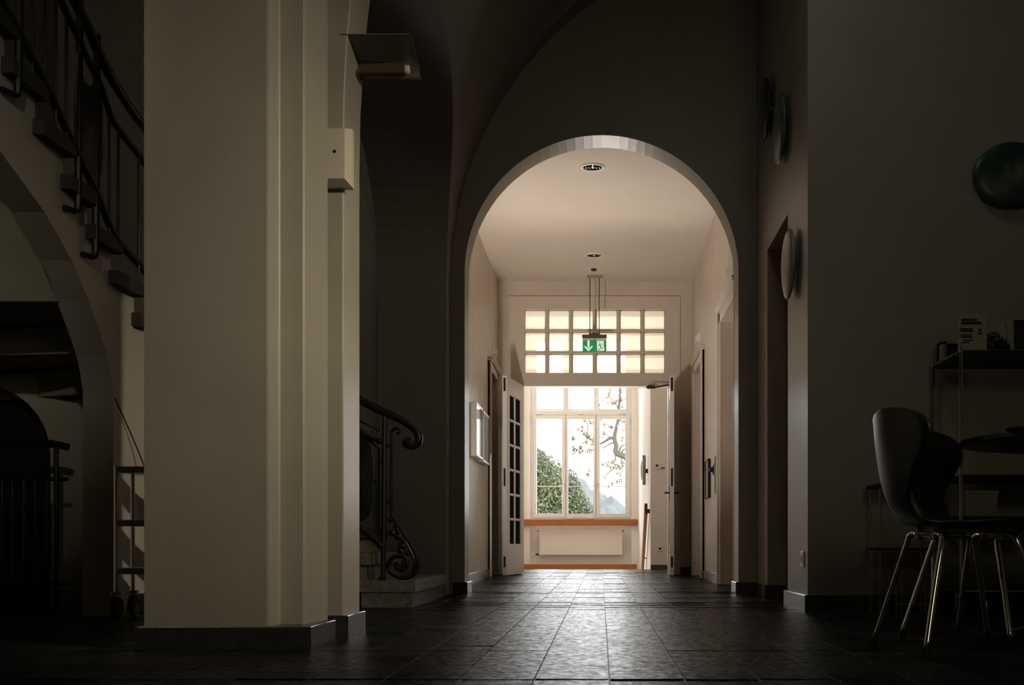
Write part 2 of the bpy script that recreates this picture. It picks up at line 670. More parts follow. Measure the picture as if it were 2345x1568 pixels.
# ---- projecting block on the right: front face and the face with the doorway
bm = B()
box(bm, 1.115, 4.0, 6.12, 6.30, 0, 5.0)
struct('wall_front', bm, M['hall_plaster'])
bm = B()
prism(bm, [(6.30, 0), (6.80, 0), (6.80, 2.335), (7.64, 2.335), (7.64, 0), (8.17, 0), (8.17, 5.0), (6.30, 5.0)], 'x', 1.12, 1.27)
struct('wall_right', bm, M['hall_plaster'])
d = struct('door_1', box(B(), 1.245, 1.285, 6.78, 7.66, 0.005, 2.34), M['door_wood'])
bm = B()
box(bm, 1.236, 1.245, 6.92, 7.52, 0.25, 1.0, 0.004)
box(bm, 1.236, 1.245, 6.92, 7.52, 1.15, 2.15, 0.004)
link_mesh('door_panel', bm, M['door_wood'], d)

# ---- outer shell: keeps the daylight out of the building except through its windows
bm = B()
box(bm, -4.3, -4.15, -1.7, 21.75, -3.2, 5.7)
struct('wall_shell_left', bm, M['hall_plaster'])
bm = B()
box(bm, 4.0, 4.15, -1.7, 21.75, -3.2, 5.7)
struct('wall_shell_right', bm, M['hall_plaster'])
bm = B()
box(bm, -4.3, 4.15, -1.7, -1.5, -3.2, 5.7)
struct('wall_rear', bm, M['hall_plaster'])
bm = B()
box(bm, -4.3, 4.15, -1.7, 21.75, 5.55, 5.75)
struct('ceiling_shell', bm, M['vault_plaster'])
bm = B()
box(bm, -4.3, 4.15, -1.7, 21.75, -3.3, -3.1)
struct('floor_shell', bm, M['grout'])

# ---- left pillar: main block, stepped edge, groove and second pilaster
def column_loft(poly, levels):
    bm = B()
    rings = []
    for z, fn in levels:
        rings.append([bm.verts.new((*fn(x, y), z)) for x, y in poly])
    n = len(poly)
    for a, b in zip(rings, rings[1:]):
        for i in range(n):
            bm.faces.new((a[i], a[(i + 1) % n], b[(i + 1) % n], b[i]))
    bm.faces.new(rings[0])
    bm.faces.new(rings[-1])
    return bm


def idf(x, y):
    return (x, y)


pil = [(-1.565, 3.89)]
pil += [(-1.145, 3.89), (-1.137, 3.893), (-1.133, 3.90), (-1.131, 3.985), (-1.126, 3.99), (-1.048, 3.99), (-1.041, 3.994), (-1.038, 4.002)]
pil += [(-1.013, 4.21), (-1.08, 4.21), (-1.08, 4.66), (-1.565, 4.66)]
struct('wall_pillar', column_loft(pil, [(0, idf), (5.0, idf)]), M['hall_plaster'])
p2 = [(-1.12, 4.37), (-0.995, 4.37), (-0.99, 4.375), (-0.99, 4.655), (-0.995, 4.66), (-1.12, 4.66)]


def flare(z):
    k = 0.09 * max(0, z - 1.9) ** 2
    return lambda x, y: (x + (k if x > -1.0 else 0), y)


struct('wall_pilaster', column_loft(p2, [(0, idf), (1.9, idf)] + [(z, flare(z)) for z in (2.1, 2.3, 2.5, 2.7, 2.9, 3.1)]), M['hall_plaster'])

# ---- stair hall: its outer walls
bm = B()
box(bm, -4.0, -1.55, 8.0, 8.17, 0, 5.3)
struct('wall_stair_far', bm, M['hall_plaster'])
bm = B()
box(bm, -4.0, -3.85, -1.5, 8.0, 0, 5.3)
struct('wall_stair_left', bm, M['hall_plaster'])

# ---- corridor
CL, CR, CZ, CFY = -1.23, 1.08, 3.486, 13.50


def wall_with_openings(name, axis_x, thick, y0, y1, h, opens, m):
    pts = [(y0, 0)]
    for a, b, z in opens:
        pts += [(a, 0), (a, z), (b, z), (b, 0)]
    pts += [(y1, 0), (y1, h), (y0, h)]
    bm = B()
    prism(bm, pts, 'x', axis_x, axis_x + thick)
    return struct(name, bm, m)


D1 = (9.00, 10.08, 2.33)
D2 = (11.95, 12.96, 2.30)
DL = (12.47, 13.30, 2.27)
wall_with_openings('wall_corridor_right', CR, 0.16, ARCH_Y1, CFY, CZ, [D1, D2], M['corridor_plaster'])
wall_with_openings('wall_corridor_left', CL - 0.16, 0.16, ARCH_Y1, CFY, CZ, [DL], M['corridor_plaster'])
bm = B()
box(bm, CL - 0.2, CR + 0.2, ARCH_Y1, CFY + 0.2, CZ, CZ + 0.15)
struct('ceiling_corridor', bm, M['corridor_ceiling'])


def casing(name, x, sgn, opening, m):
    """Moulded door casing on a side wall; sgn = direction into the corridor."""
    a, b, z = opening
    bm = B()
    def bx(y0, y1, z0, z1, t):
        box(bm, min(x, x + sgn * t), max(x, x + sgn * t), y0, y1, z0, z1, 0.004)
    for (y0, y1) in ((a - 0.115, a), (b, b + 0.115)):
        bx(y0, y1, 0, z + 0.10, 0.026)
    bx(a - 0.115, a - 0.075, 0, z + 0.10, 0.042)
    bx(b + 0.075, b + 0.115, 0, z + 0.10, 0.042)
    bx(a - 0.115, b + 0.115, z, z + 0.085, 0.026)
    bx(a - 0.125, b + 0.125, z + 0.085, z + 0.115, 0.048)
    bx(a - 0.13, b + 0.13, z + 0.112, z + 0.132, 0.06)
    o = link_mesh(name, bm, m)
    o['kind'] = 'structure'
    return o


casing('trim_1', CR, -1, D1, M['trim_paint'])
casing('trim_2', CR, -1, D2, M['trim_paint'])
casing('trim_3', CL, 1, DL, M['trim_paint'])
for nm, (a, b, z), x0, x1 in (('door_2', D1, CR + 0.11, CR + 0.155), ('door_3', D2, CR + 0.11, CR + 0.155), ('door_4', DL, CL - 0.155, CL - 0.11)):
    bm = B()
    box(bm, x0, x1, a - 0.02, b + 0.02, 0.006, z + 0.02)
    d = struct(nm, bm, M['door_wood'])
    s = -1 if x0 > 0 else 1
    fx = x0 if s < 0 else x1
    bm = B()
    for z0, z1 in ((0.2, 0.95), (1.1, z - 0.15)):
        box(bm, min(fx, fx + s * 0.008), max(fx, fx + s * 0.008), a + 0.13, b - 0.13, z0, z1, 0.003)
    link_mesh('door_panel', bm, M['door_wood'], d)
    bm = B()
    hy = a + 0.06
    tube(bm, [(fx, hy, 1.05), (fx + s * 0.05, hy, 1.05), (fx + s * 0.05, hy + 0.11, 1.05)], 0.009, 8)
    link_mesh('handle', bm, M['steel'], d)

# ---- far wall of the corridor with the fanlight and the double door
bm = B()
box(bm, CL - 0.4, -1.088, CFY, CFY + 0.2, 0, 5.4)
box(bm, 0.94, CR + 0.5, CFY, CFY + 0.2, 0, 5.4)
box(bm, -1.088, 0.94, CFY, CFY + 0.2, 3.30, 5.4)
struct('wall_corridor_far', bm, M['corridor_plaster'])
DX0, DX1, DZ = -0.945, 0.80, 2.232          # clear door opening
TX0, TX1, TZ0, TZ1 = -0.909, 0.763, 2.388, 3.145   # fanlight
bm = B()
y0, y1 = CFY - 0.022, CFY + 0.14
box(bm, -1.088, DX0, y0, y1, 0, 3.30)
box(bm, DX1, 0.94, y0, y1, 0, 3.30)
box(bm, DX0, DX1, y0, y1, DZ, TZ0)
box(bm, DX0, DX1, y0, y1, TZ1, 3.30)
box(bm, DX0, TX0, y0, y1, TZ0, TZ1)
box(bm, TX1, DX1, y0, y1, TZ0, TZ1)
struct('trim_4', bm, M['trim_paint'])
# fanlight bars and its 18 frosted panes
bm = B()
gw = 0.026
cw = (TX1 - TX0 - 5 * gw) / 6
rh = (TZ1 - TZ0 - 2 * gw) / 3
for i in range(1, 6):
    x = TX0 + i * cw + (i - 1) * gw
    box(bm, x, x + gw, CFY - 0.015, CFY + 0.05, TZ0, TZ1)
for j in range(1, 3):
    z = TZ0 + j * rh + (j - 1) * gw
    box(bm, TX0, TX1, CFY - 0.014, CFY + 0.05, z, z + gw)
fan = struct('window_2', bm, M['trim_paint'])
bm = B()
for i in range(6):
    for j in range(3):
        x = TX0 + i * (cw + gw)
        z = TZ0 + j * (rh + gw)
        for (a, b, c, d) in ((x, x + cw, z, z + 0.012), (x, x + cw, z + rh - 0.012, z + rh), (x, x + 0.012, z, z + rh), (x + cw - 0.012, x + cw, z, z + rh)):
            box(bm, a, b, CFY + 0.045, CFY + 0.075, c, d)
link_mesh('glazing_bead', bm, M['white_paint'], fan)
bm = B()
for i in range(6):
    for j in range(3):
        x = TX0 + i * (cw + gw)
        z = TZ0 + j * (rh + gw)
        vs = [bm.verts.new(p) for p in ((x, CFY + 0.04, z), (x + cw, CFY + 0.04, z), (x + cw, CFY + 0.04, z + rh), (x, CFY + 0.04, z + rh))]
        bm.faces.new(vs)
link_mesh('frosted_pane', bm, M['frosted'], fan)

# ---- stairwell beyond the door
WY = 21.40
SL, SR = -1.46, 0.703
WX0, WX1 = (1213 - CX) * WY / F, (1446 - CX) * WY / F       # window niche
bm = B()
box(bm, SL - 0.12, WX0, WY, WY + 0.34, -3.0, 5.4)
box(bm, WX1, 4.0, WY, WY + 0.34, -3.0, 5.4)
box(bm, -4.2, SL - 0.12, WY, WY + 0.34, -3.2, 5.4)
box(bm, WX0, WX1, WY, WY + 0.34, 4.35, 5.4)
box(bm, WX0, WX1, WY + 0.22, WY + 0.34, -3.0, 0.84)
struct('wall_window', bm, M['stairwell_paint'])
bm = B()
box(bm, SL - 0.12, SL, CFY + 0.2, WY, -3.0, 5.4)
struct('wall_stairwell_left', bm, M['stairwell_paint'])
bm = B()
box(bm, SR, SR + 0.14, 16.24, WY, -3.0, 5.4)
box(bm, SR, 1.45, 16.10, 16.24, -0.3, 5.4)
struct('wall_stairwell_right', bm, M['stairwell_paint'])
bm = B()
box(bm, 1.36, 1.5, CFY + 0.2, 16.10, -0.1, 5.4)
struct('wall_vestibule_right', bm, M['stairwell_paint'])
bm = B()
box(bm, SL - 0.12, 1.5, CFY + 0.2, WY, 5.25, 5.40)
struct('ceiling_stairwell', bm, M['stairwell_paint'])
# flight going down to the landing under the window
bm = B()
nst = 14
for i in range(nst):
    ztop = -0.165 * (i + 1)
    ys = FLOOR_END + 0.29 * i
    box(bm, SL, SR, ys, ys + 0.29, ztop - 0.3, ztop)
box(bm, SL, SR, FLOOR_END + 0.29 * nst, WY, -0.165 * (nst + 1) - 0.2, -0.165 * (nst + 1))
box(bm, SL, SR, FLOOR_END - 0.04, FLOOR_END, -0.35, -0.006)
struct('floor_lower', bm, M['stone'])

# window: frame, mullions, three casements, fan lights
FY = WY + 0.12
fx0, fx1 = (1220 - CX) * FY / F, (1445.5 - CX) * FY / F
def wx(px): return (px - CX) * FY / F
def wz(py): return H - (py - CY) * FY / F
WTOP = 4.3
bm = B()
box(bm, WX0 - 0.01, wx(1226), FY, FY + 0.12, 0.80, WTOP)
box(bm, wx(1435), WX1 + 0.01, FY, FY + 0.12, 0.80, WTOP)
box(bm, wx(1226), wx(1435), FY, FY + 0.12, wz(1188.5), wz(1183))
box(bm, wx(1226), wx(1435), FY - 0.01, FY + 0.12, wz(950), wz(940.5), 0.004)
box(bm, wx(1226), wx(1435), FY, FY + 0.12, WTOP - 0.1, WTOP)
for px in (1295.3, 1365.0):
    box(bm, wx(px - 3.3), wx(px + 3.3), FY, FY + 0.10, wz(941), WTOP)
    box(bm, wx(px - 1.5), wx(px + 1.5), FY + 0.02, FY + 0.12, wz(1186), wz(948))
win = struct('window_1', bm, M['white_paint'])
for (a, b) in ((1226, 1292), (1298.6, 1361.7), (1368.4, 1435)):
    bm = B()
    box(bm, wx(a), wx(b), FY + 0.03, FY + 0.09, wz(941), wz(936))
    box(bm, wx(a), wx(a + 3), FY + 0.03, FY + 0.09, wz(936), WTOP - 0.1)
    box(bm, wx(b - 2), wx(b), FY + 0.03, FY + 0.09, wz(936), WTOP - 0.1)
    fl = link_mesh('fan_light', bm, M['white_paint'], win)
    bm = B()
    vs = [bm.verts.new(p) for p in ((wx(a), FY + 0.06, wz(940)), (wx(b), FY + 0.06, wz(940)), (wx(b), FY + 0.06, WTOP), (wx(a), FY + 0.06, WTOP))]
    bm.faces.new(vs)
    link_mesh('glass', bm, M['pane'], fl)
sashes = [(1221.5, 1294.8, 1229, 1286.8), (1296.2, 1363.8, 1301, 1358.8), (1366, 1443, 1373.7, 1431.3)]
for (a, b, c, d) in sashes:
    bm = B()
    ya, yb = FY - 0.012, FY + 0.05
    zt, zb = wz(950.5), wz(1185.5)
    pt, pb = wz(959), wz(1175.8)
    box(bm, wx(a), wx(c), ya, yb, zb, zt, 0.004)
    box(bm, wx(d), wx(b), ya, yb, zb, zt, 0.004)
    box(bm, wx(c), wx(d), ya, yb, pt, zt, 0.004)
    box(bm, wx(c), wx(d), ya, yb, zb, pb, 0.004)
    box(bm, wx(c), wx(d), FY + 0.005, FY + 0.035, wz(1114.2), wz(1112.2))
    cs = link_mesh('casement', bm, M['white_paint'], win)
    bm = B()
    vs = [bm.verts.new(p) for p in ((wx(c) - 0.01, FY + 0.02, pb - 0.01), (wx(d) + 0.01, FY + 0.02, pb - 0.01), (wx(d) + 0.01, FY + 0.02, pt + 0.01), (wx(c) - 0.01, FY + 0.02, pt + 0.01))]
    bm.faces.new(vs)
    link_mesh('glass', bm, M['pane'], cs)
for px in (1292, 1369):
    bm = B()
    p = Vector((wx(px), FY - 0.012, wz(1110)))
    box(bm, p.x - 0.012, p.x + 0.012, p.y - 0.015, p.y, p.z - 0.05, p.z + 0.03, 0.003)
    tube(bm, [(p.x, p.y - 0.01, p.z), (p.x, p.y - 0.045, p.z), (p.x, p.y - 0.045, p.z - 0.09)], 0.009, 8)
    link_mesh('window_handle', bm, M['steel'], win)
for px in (1217.8, 1442.5):
    for py in (964, 1066, 1169):
        bm = B()
        lathe(bm, (wx(px) + (0.02 if px < 1300 else 0), FY - 0.016, wz(py) - 0.045), [(0.008, 0), (0.012, 0.005), (0.012, 0.085), (0.008, 0.09)], n=10)
        link_mesh('hinge', bm, M['white_paint'], win)
for px in (1234, 1330, 1426):
    bm = B()
    box(bm, wx(px) - 0.05, wx(px) + 0.05, FY - 0.035, FY - 0.01, wz(947) - 0.012, wz(947) + 0.012, 0.006)
    link_mesh('window_catch', bm, M['white_paint'], win)
for px in (1305, 1352):
    bm = B()
    box(bm, wx(px) - 0.05, wx(px) + 0.05, FY - 0.03, FY - 0.008, wz(1186.5) - 0.01, wz(1186.5) + 0.012, 0.006)
    link_mesh('window_catch', bm, M['white_paint'], win)

# ---- skirtings
def skirt(name, pts, h, t=0.0, m=None):
    """pts: closed polygon footprint."""
    bm = B()
    prism(bm, pts, 'z', 0.0, h)
    es = [e for e in bm.edges if all(abs(v.co.z - h) < 1e-6 for v in e.verts)]
    bmesh.ops.bevel(bm, geom=es, offset=0.003, segments=1, affect='EDGES')
    return struct(name, bm, m or M['slate'])


skirt('baseboard_pillar', [(-1.59, 3.868), (-0.988, 3.868), (-0.985, 4.04), (-0.985, 4.218), (-1.06, 4.218), (-1.06, 4.30), (-1.59, 4.30)], 0.078)
skirt('baseboard_pilaster', [(-1.10, 4.35), (-0.968, 4.35), (-0.968, 4.50), (-0.968, 4.672), (-1.10, 4.672)], 0.085)
skirt('baseboard_front', [(1.095, 6.098), (4.0, 6.098), (4.0, 6.12), (1.118, 6.12), (1.118, 6.80), (1.095, 6.80)], 0.085)
skirt('baseboard_right', [(1.098, 7.615), (1.245, 7.615), (1.245, 7.64), (1.12, 7.64), (1.12, 8.17), (0.99, 8.17), (0.99, 8.43), (0.968, 8.43), (0.968, 8.148), (1.098, 8.148)], 0.085)
skirt('baseboard_arch_left', [(-1.062, 8.148), (-0.958, 8.148), (-0.958, 8.43), (-0.98, 8.43), (-0.98, 8.17), (-1.062, 8.17)], 0.085)
skirt('baseboard_corridor_left', [(CL, ARCH_Y1), (CL + 0.018, ARCH_Y1), (CL + 0.018, DL[0] - 0.116), (CL, DL[0] - 0.116)], 0.085)
skirt('baseboard_corridor_right', [(CR, D1[1] + 0.116), (CR - 0.018, D1[1] + 0.116), (CR - 0.018, D2[0] - 0.116), (CR, D2[0] - 0.116)], 0.085)
skirt('baseboard_corridor_far', [(0.942, CFY), (0.942, CFY - 0.02), (CR, CFY - 0.02), (CR, CFY)], 0.085)
skirt('baseboard_vestibule', [(SR + 0.005, 16.10), (SR + 0.005, 16.08), (1.36, 16.08), (1.36, 16.10)], 0.062)

# ================================================================== OUTSIDE
bm = B()
rnd = random.Random(5)
N = 40
ridge_px = [(-3000, -900), (600, 500), (1100, 905), (1229, 1028), (1262, 1058), (1302, 1082), (1332, 1104), (1375, 1128), (1432, 1160), (1480, 1190), (1700, 1225), (3000, 1240)]
MY = 700.0
def ridge(px):
    for (a, za), (b, zb) in zip(ridge_px, ridge_px[1:]):
        if a <= px <= b:
            return za + (zb - za) * (px - a) / (b - a)
    return 1240
cols = []
for i in range(160):
    px = 200 + i * 12
    base = W(px, ridge(px), MY)
    base.z += rnd.uniform(-2.5, 2.5)
    col = []
    for j in range(10):
        t = j / 9
        col.append(bm.verts.new((base.x, MY - t * 330 + rnd.uniform(-8, 8), base.z * (1 - t) - 12 * t + (rnd.uniform(-4, 4) if 0 < j < 9 else 0))))
    cols.append(col)
for i in range(len(cols) - 1):
    for j in range(9):
        bm.faces.new((cols[i][j], cols[i + 1][j], cols[i + 1][j + 1], cols[i][j + 1]))
struct('hills', bm, M['mountain'], smooth=True)
bm = B()
bmesh.ops.create_grid(bm, x_segments=4, y_segments=4, size=900)
bmesh.ops.translate(bm, verts=bm.verts[:], vec=(0, 925, -4.5))
struct('ground', bm, M['meadow'])


def leaf_cloud(bm, centers, n, size, rnd):
    for _ in range(n):
        c, r = rnd.choice(centers)
        d = Vector((rnd.gauss(0, 1), rnd.gauss(0, 1), rnd.gauss(0, 1))).normalized()
        p = Vector(c) + d * r * (0.72 + 0.33 * rnd.random())
        u = Vector((rnd.gauss(0, 1), rnd.gauss(0, 1), rnd.gauss(0, 1))).normalized()
        v = u.orthogonal().normalized()
        s = size * rnd.uniform(0.6, 1.3)
        a = [p - u * s, p + v * s * 0.55, p + u * s, p - v * s * 0.55]
        bm.faces.new([bm.verts.new(q) for q in a])


TY = 46.0
t = thing('leafy_tree', 'dense green rounded tree at lower left of the window view', 'tree', (W(1215, 1245, TY).x, TY, -4.5))
centers = []
for (px, py, r) in ((1238, 1085, 0.9), (1262, 1104, 0.75), (1285, 1105, 0.7), (1306, 1135, 0.6), (1322, 1160, 0.55), (1240, 1140, 1.2), (1275, 1150, 1.0), (1300, 1172, 0.9),
                    (1200, 1090, 1.3), (1170, 1120, 1.5), (1215, 1065, 0.7), (1230, 1200, 1.6), (1300, 1210, 1.3), (1180, 1200, 1.8), (1340, 1195, 0.7)):
    c = W(px, py, TY)
    c.y += random.uniform(-0.8, 0.8)
    centers.append((c, r))
bm = B()
leaf_cloud(bm, centers, 26000, 0.06, random.Random(11))
link_mesh('foliage', bm, M['leaf_green'], t)
bm = B()
bx_ = W(1215, 1245, TY).x
tube(bm, [(bx_, TY, -4.5), (bx_ + 0.1, TY, -1.5), (bx_, TY, 1.0), (bx_ - 0.2, TY, 2.2)], [0.45, 0.35, 0.25, 0.1], 10)
link_mesh('trunk', bm, M['bark'], t)

# autumn tree whose branches reach in from the right
BY = 30.0
def zp(x, y):       # a point of the window view
    return W(1190 + x / 3.483, 870 + y / 3.483, BY)
root = zp(1250, 1700)
t = thing('autumn_tree', 'bare twisting branches with few yellow leaves at right of the window view', 'tree', (root.x, BY, -4.5))
bm = B()
tk = zp(1180, 900)
tube(bm, spline([(root.x, BY, -4.5), (root.x, BY, -1.0), zp(1215, 1150), zp(1170, 820)], 6), [0.30] * 7 + [0.26] * 6 + [0.2] * 6, 10)
link_mesh('trunk', bm, M['bark'], t)
branches = [
    ([(1170, 830), (1020, 700), (900, 640), (840, 608), (790, 592), (765, 570), (770, 520), (757, 465), (766, 400), (785, 320), (795, 180), (805, 20)], 0.06, 0.016),
    ([(757, 462), (722, 462), (682, 488), (640, 508), (560, 515)], 0.030, 0.010),
    ([(765, 520), (745, 500), (700, 520), (660, 548)], 0.016, 0.008),
    ([(790, 592), (800, 550), (815, 525), (845, 515)], 0.022, 0.009),
    ([(800, 596), (825, 560), (850, 540)], 0.018, 0.009),
    ([(765, 575), (762, 640), (748, 660), (768, 695), (760, 712)], 0.014, 0.007),
    ([(810, 600), (812, 650), (820, 690), (806, 745)], 0.012, 0.007),
    ([(757, 700), (700, 745), (675, 775), (672, 800)], 0.010, 0.006),
    ([(590, 560), (548, 555), (540, 580)], 0.012, 0.007),
    ([(600, 490), (560, 470), (535, 435), (545, 370), (525, 320)], 0.014, 0.007),
    ([(720, 462), (700, 440), (660, 430)], 0.010, 0.006),
    ([(785, 320), (820, 300), (845, 310)], 0.010, 0.006),
    ([(790, 240), (760, 180), (720, 130), (715, 60)], 0.012, 0.006),
    ([(806, 745), (795, 790), (800, 812)], 0.008, 0.005),
]
for pts, r0, r1 in branches:
    bm = B()
    sp = spline([zp(x, y) for x, y in pts], 4)
    n = len(sp)
    tube(bm, sp, [1.8 * (r0 + (r1 - r0) * i / (n - 1)) for i in range(n)], 6)
    link_mesh('branch', bm, M['bark'], t)
bm = B()
rnd = random.Random(4)
spots = [(430, 450), (435, 550), (422, 575), (490, 385), (470, 560), (480, 540), (540, 440), (510, 495), (525, 460), (580, 480), (570, 465), (545, 565), (565, 720), (545, 755), (520, 320), (560, 330), (590, 350),
         (650, 320), (690, 340), (720, 380), (755, 330), (790, 370), (820, 320), (840, 390), (830, 470), (640, 440), (670, 420), (750, 655), (765, 690), (712, 690), (690, 655), (675, 770), (805, 735), (820, 685),
         (722, 830), (675, 915), (795, 800), (720, 100), (740, 175), (820, 150), (690, 160), (790, 60), (730, 60), (640, 210), (810, 200), (765, 180), (700, 130), (830, 95), (840, 655), (600, 505), (535, 425)]
for (x, y) in spots:
    for _ in range(rnd.choice((4, 5, 7, 9))):
        p = zp(x + rnd.gauss(0, 12), y + rnd.gauss(0, 12))
        p.y += rnd.uniform(-0.3, 0.3)
        u = Vector((rnd.gauss(0, 1), rnd.gauss(0, 1), rnd.gauss(0, 1))).normalized()
        v = u.orthogonal().normalized()
        s = rnd.uniform(0.045, 0.09)
        bm.faces.new([bm.verts.new(q) for q in (p - u * s, p + v * s * 0.6, p + u * s, p - v * s * 0.6)])
o = link_mesh('leaves', bm, M['leaf_yellow'], t)
o['kind'] = 'stuff'

# ================================================================== THINGS
# ------------------------------------------------------------------ staircase
IX, IY0, RC = -2.40, 6.41, 0.70        # string line: straight to the left, quarter turn, straight to the camera
SX0 = -1.068
LS1 = (-IX - RC) + SX0                 # length of the first straight run (0.632)
LARC = RC * math.pi / 2
CXs, CYs = IX + RC, IY0 - RC


def inner(s, off=0.0):
    """Point of the string line at length s, pushed out by off (positive = away from the well)."""
    if s <= LS1:
        return Vector((SX0 - s, IY0 + off, 0))
    if s <= LS1 + LARC:
        a = (s - LS1) / RC
        return Vector((CXs - (RC + off) * math.sin(a), CYs + (RC + off) * math.cos(a), 0))
    return Vector((IX - off, CYs - (s - LS1 - LARC), 0))


RISE = 0.154
nos = [0.0, 0.285] + [0.285 + 0.142 * i for i in range(1, 9)] + [1.63, 1.89, 2.14, 2.38, 2.63, 2.88, 3.13, 3.38, 3.63]
WID = 1.38


def step_section(bm, s0, s1, z0, z1, o0, o1):
    n = max(2, int((s1 - s0) / 0.05))
    ring = []
    for i in range(n + 1):
        s = s0 + (s1 - s0) * i / n
        ring.append((inner(s, o0), inner(s, o1)))
    poly = [a for a, b in ring] + [b for a, b in reversed(ring)]
    lo = [bm.verts.new((p.x, p.y, z0)) for p in poly]
    hi = [bm.verts.new((p.x, p.y, z1)) for p in poly]
    m = len(poly)
    for i in range(m):
        bm.faces.new((lo[i], lo[(i + 1) % m], hi[(i + 1) % m], hi[i]))
    for i in range(n):
        bm.faces.new((lo[i], lo[i + 1], lo[m - 2 - i], lo[m - 1 - i]))
        bm.faces.new((hi[i], hi[i + 1], hi[m - 2 - i], hi[m - 1 - i]))


stair = thing('staircase', 'winding stone staircase rising behind the pillar towards the upper left', 'staircase', (-1.9, 6.6, 0))
for k in range(18):
    zt = RISE * (k + 1)
    s0, s1 = nos[k], nos[k + 1]
    ov = 0.03
    th = 0.066
    out = WID
    bm = B()
    step_section(bm, s0 - ov if k else -0.02, s1 + 0.02, zt - th, zt, -0.05 if k > 1 else -0.01, out)
    es = [e for e in bm.edges if abs(e.verts[0].co.z - e.verts[1].co.z) < 1e-6 and len(e.link_faces) == 2 and e.calc_face_angle(0) > 1.0]
    bmesh.ops.bevel(bm, geom=es, offset=0.016, segments=2, affect='EDGES')
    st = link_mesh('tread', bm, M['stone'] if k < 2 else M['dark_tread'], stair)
    bm = B()
    zb = 0.0 if k < 2 else zt - RISE - 0.05
    step_section(bm, s0, s1 + 0.02, zb, zt - th + 0.004, 0.0 if k < 2 else 0.02, out - 0.01)
    link_mesh('riser', bm, M['stone'] if k < 2 else M['riser_plaster'], st)

# plastered string wall with the arch under the upper flight
def under_z(s):
    y = inner(s).y
    if s <= LS1 + LARC or y > 5.59:
        return 0.0
    pts = [(5.591, 1.10), (5.56, 1.20), (5.52, 1.275), (5.445, 1.365), (5.32, 1.50), (5.153, 1.645), (4.9, 1.79), (4.535, 1.93), (4.2, 2.02), (3.0, 2.25)]
    for (a, za), (b, zb) in zip(pts, pts[1:]):
        if b <= y <= a:
            return za + (zb - za) * (a - y) / (a - b)
    return 2.25


def top_z(s):
    z = 0
    for k, n_ in enumerate(nos[:18]):
        if s >= n_ - 1e-6:
            z = RISE * (k + 1) - 0.05
    return z


bm = B()
ss = [0.30 + 0.01 * i for i in range(0, 335)]
sarch = LS1 + LARC + (CYs - 5.59)
ss = sorted(ss + [sarch - 0.0005, sarch + 0.0005])
prev = None
for s in ss:
    if s > 3.60:
        break
    a, b = inner(s, 0.0), inner(s, 0.15)
    zb_, zt_ = under_z(s), max(top_z(s), 0.1)
    if abs(s - (sarch + 0.0005)) < 1e-6:
        zb_ = 1.10
    cur = [bm.verts.new((a.x, a.y, zb_)), bm.verts.new((a.x, a.y, zt_)), bm.verts.new((b.x, b.y, zt_)), bm.verts.new((b.x, b.y, zb_))]
    if prev:
        for i in range(4):
            bm.faces.new((prev[i], prev[(i + 1) % 4], cur[(i + 1) % 4], cur[i]))
    else:
        bm.faces.new(cur)
    prev = cur
bm.faces.new(prev)
link_mesh('string_wall', bm, M['hall_plaster'], stair)
# vaulted underside of the upper flight behind the arch
bm = B()
prev = None
for i in range(60):
    y = 5.33 - (5.33 - 2.9) * (i / 59) ** 1.3
    z = under_z(LS1 + LARC + (CYs - y))
    cur = [bm.verts.new((IX - 0.14, y, z)), bm.verts.new((IX - WID + 0.02, y, z)), bm.verts.new((IX - WID + 0.02, y - 0.01, z + 0.02)), bm.verts.new((IX - 0.14, y - 0.01, z + 0.02))]
    if prev:
        for q in range(4):
            f = bm.faces.new((prev[q], prev[(q + 1) % 4], cur[(q + 1) % 4], cur[q]))
            f.smooth = q == 0
    else:
        bm.faces.new(cur)
    prev = cur
bm.faces.new(prev)
link_mesh('soffit', bm, M['hall_plaster'], stair)

# back wall under the stair with the low arched opening to the cellar steps
BWY = 6.35
ax1 = (115 - CX) * BWY / F
pts = [(-2.50, 0), (-2.50, 1.55), (-3.85, 1.55), (-3.85, 0), (-3.80, 0)]
zc, rx, rz = 0.86, 0.42, 0.40
ccx = ax1 - rx
pts = [(-2.46, 0), (-2.46, 0.85), (-2.58, 1.01), (-2.72, 1.03), (-2.78, 1.16), (-3.02, 1.17), (-3.10, 1.31), (-3.84, 1.31), (-3.84, 0), (ccx - rx, 0)]
for i in range(17):
    a = math.pi - math.pi * i / 16
    pts.append((ccx + rx * math.cos(a), zc + rz * math.sin(a)))
pts.append((ax1, 0))
bm = B()
prism(bm, pts, 'y', BWY, BWY + 0.14)
struct('wall_under_stair', bm, M['hall_plaster'])
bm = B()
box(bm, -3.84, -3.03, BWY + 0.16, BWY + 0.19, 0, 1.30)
struct('cellar_shade_panel', bm, M['cellar_shade'])  # near-black panel paints the darkness inside the cellar opening
skirt('baseboard_under_stair', [(ax1, BWY), (ax1, BWY - 0.02), (-2.55, BWY - 0.02), (-2.55, BWY)], 0.105)
skirt('baseboard_stair_string', [(-2.40, 5.60), (-2.38, 5.60), (-2.38, 5.71), (-2.374, 5.80), (-2.346, 5.92), (-2.366, 5.93), (-2.395, 5.80), (-2.40, 5.71)], 0.105)


# ------------------------------------------------------------------ iron stair railing
def rp(px, py, Y):
    return W(px, py, Y)


def lr(px, py, X=-2.36):
    Y = X * F / (px - CX)
    return Vector((X, Y, H - (py - CY) * Y / F))


rail = thing('stair_railing', 'black wrought iron stair railing with scrolled newel on the stone staircase', 'railing', (-1.23, 6.47, RISE))
RY = 6.47
def nz(x, y):         # the newel drawn in its own zoomed view
    return W(815 + x / 3.335, 890 + y / 3.335, RY)


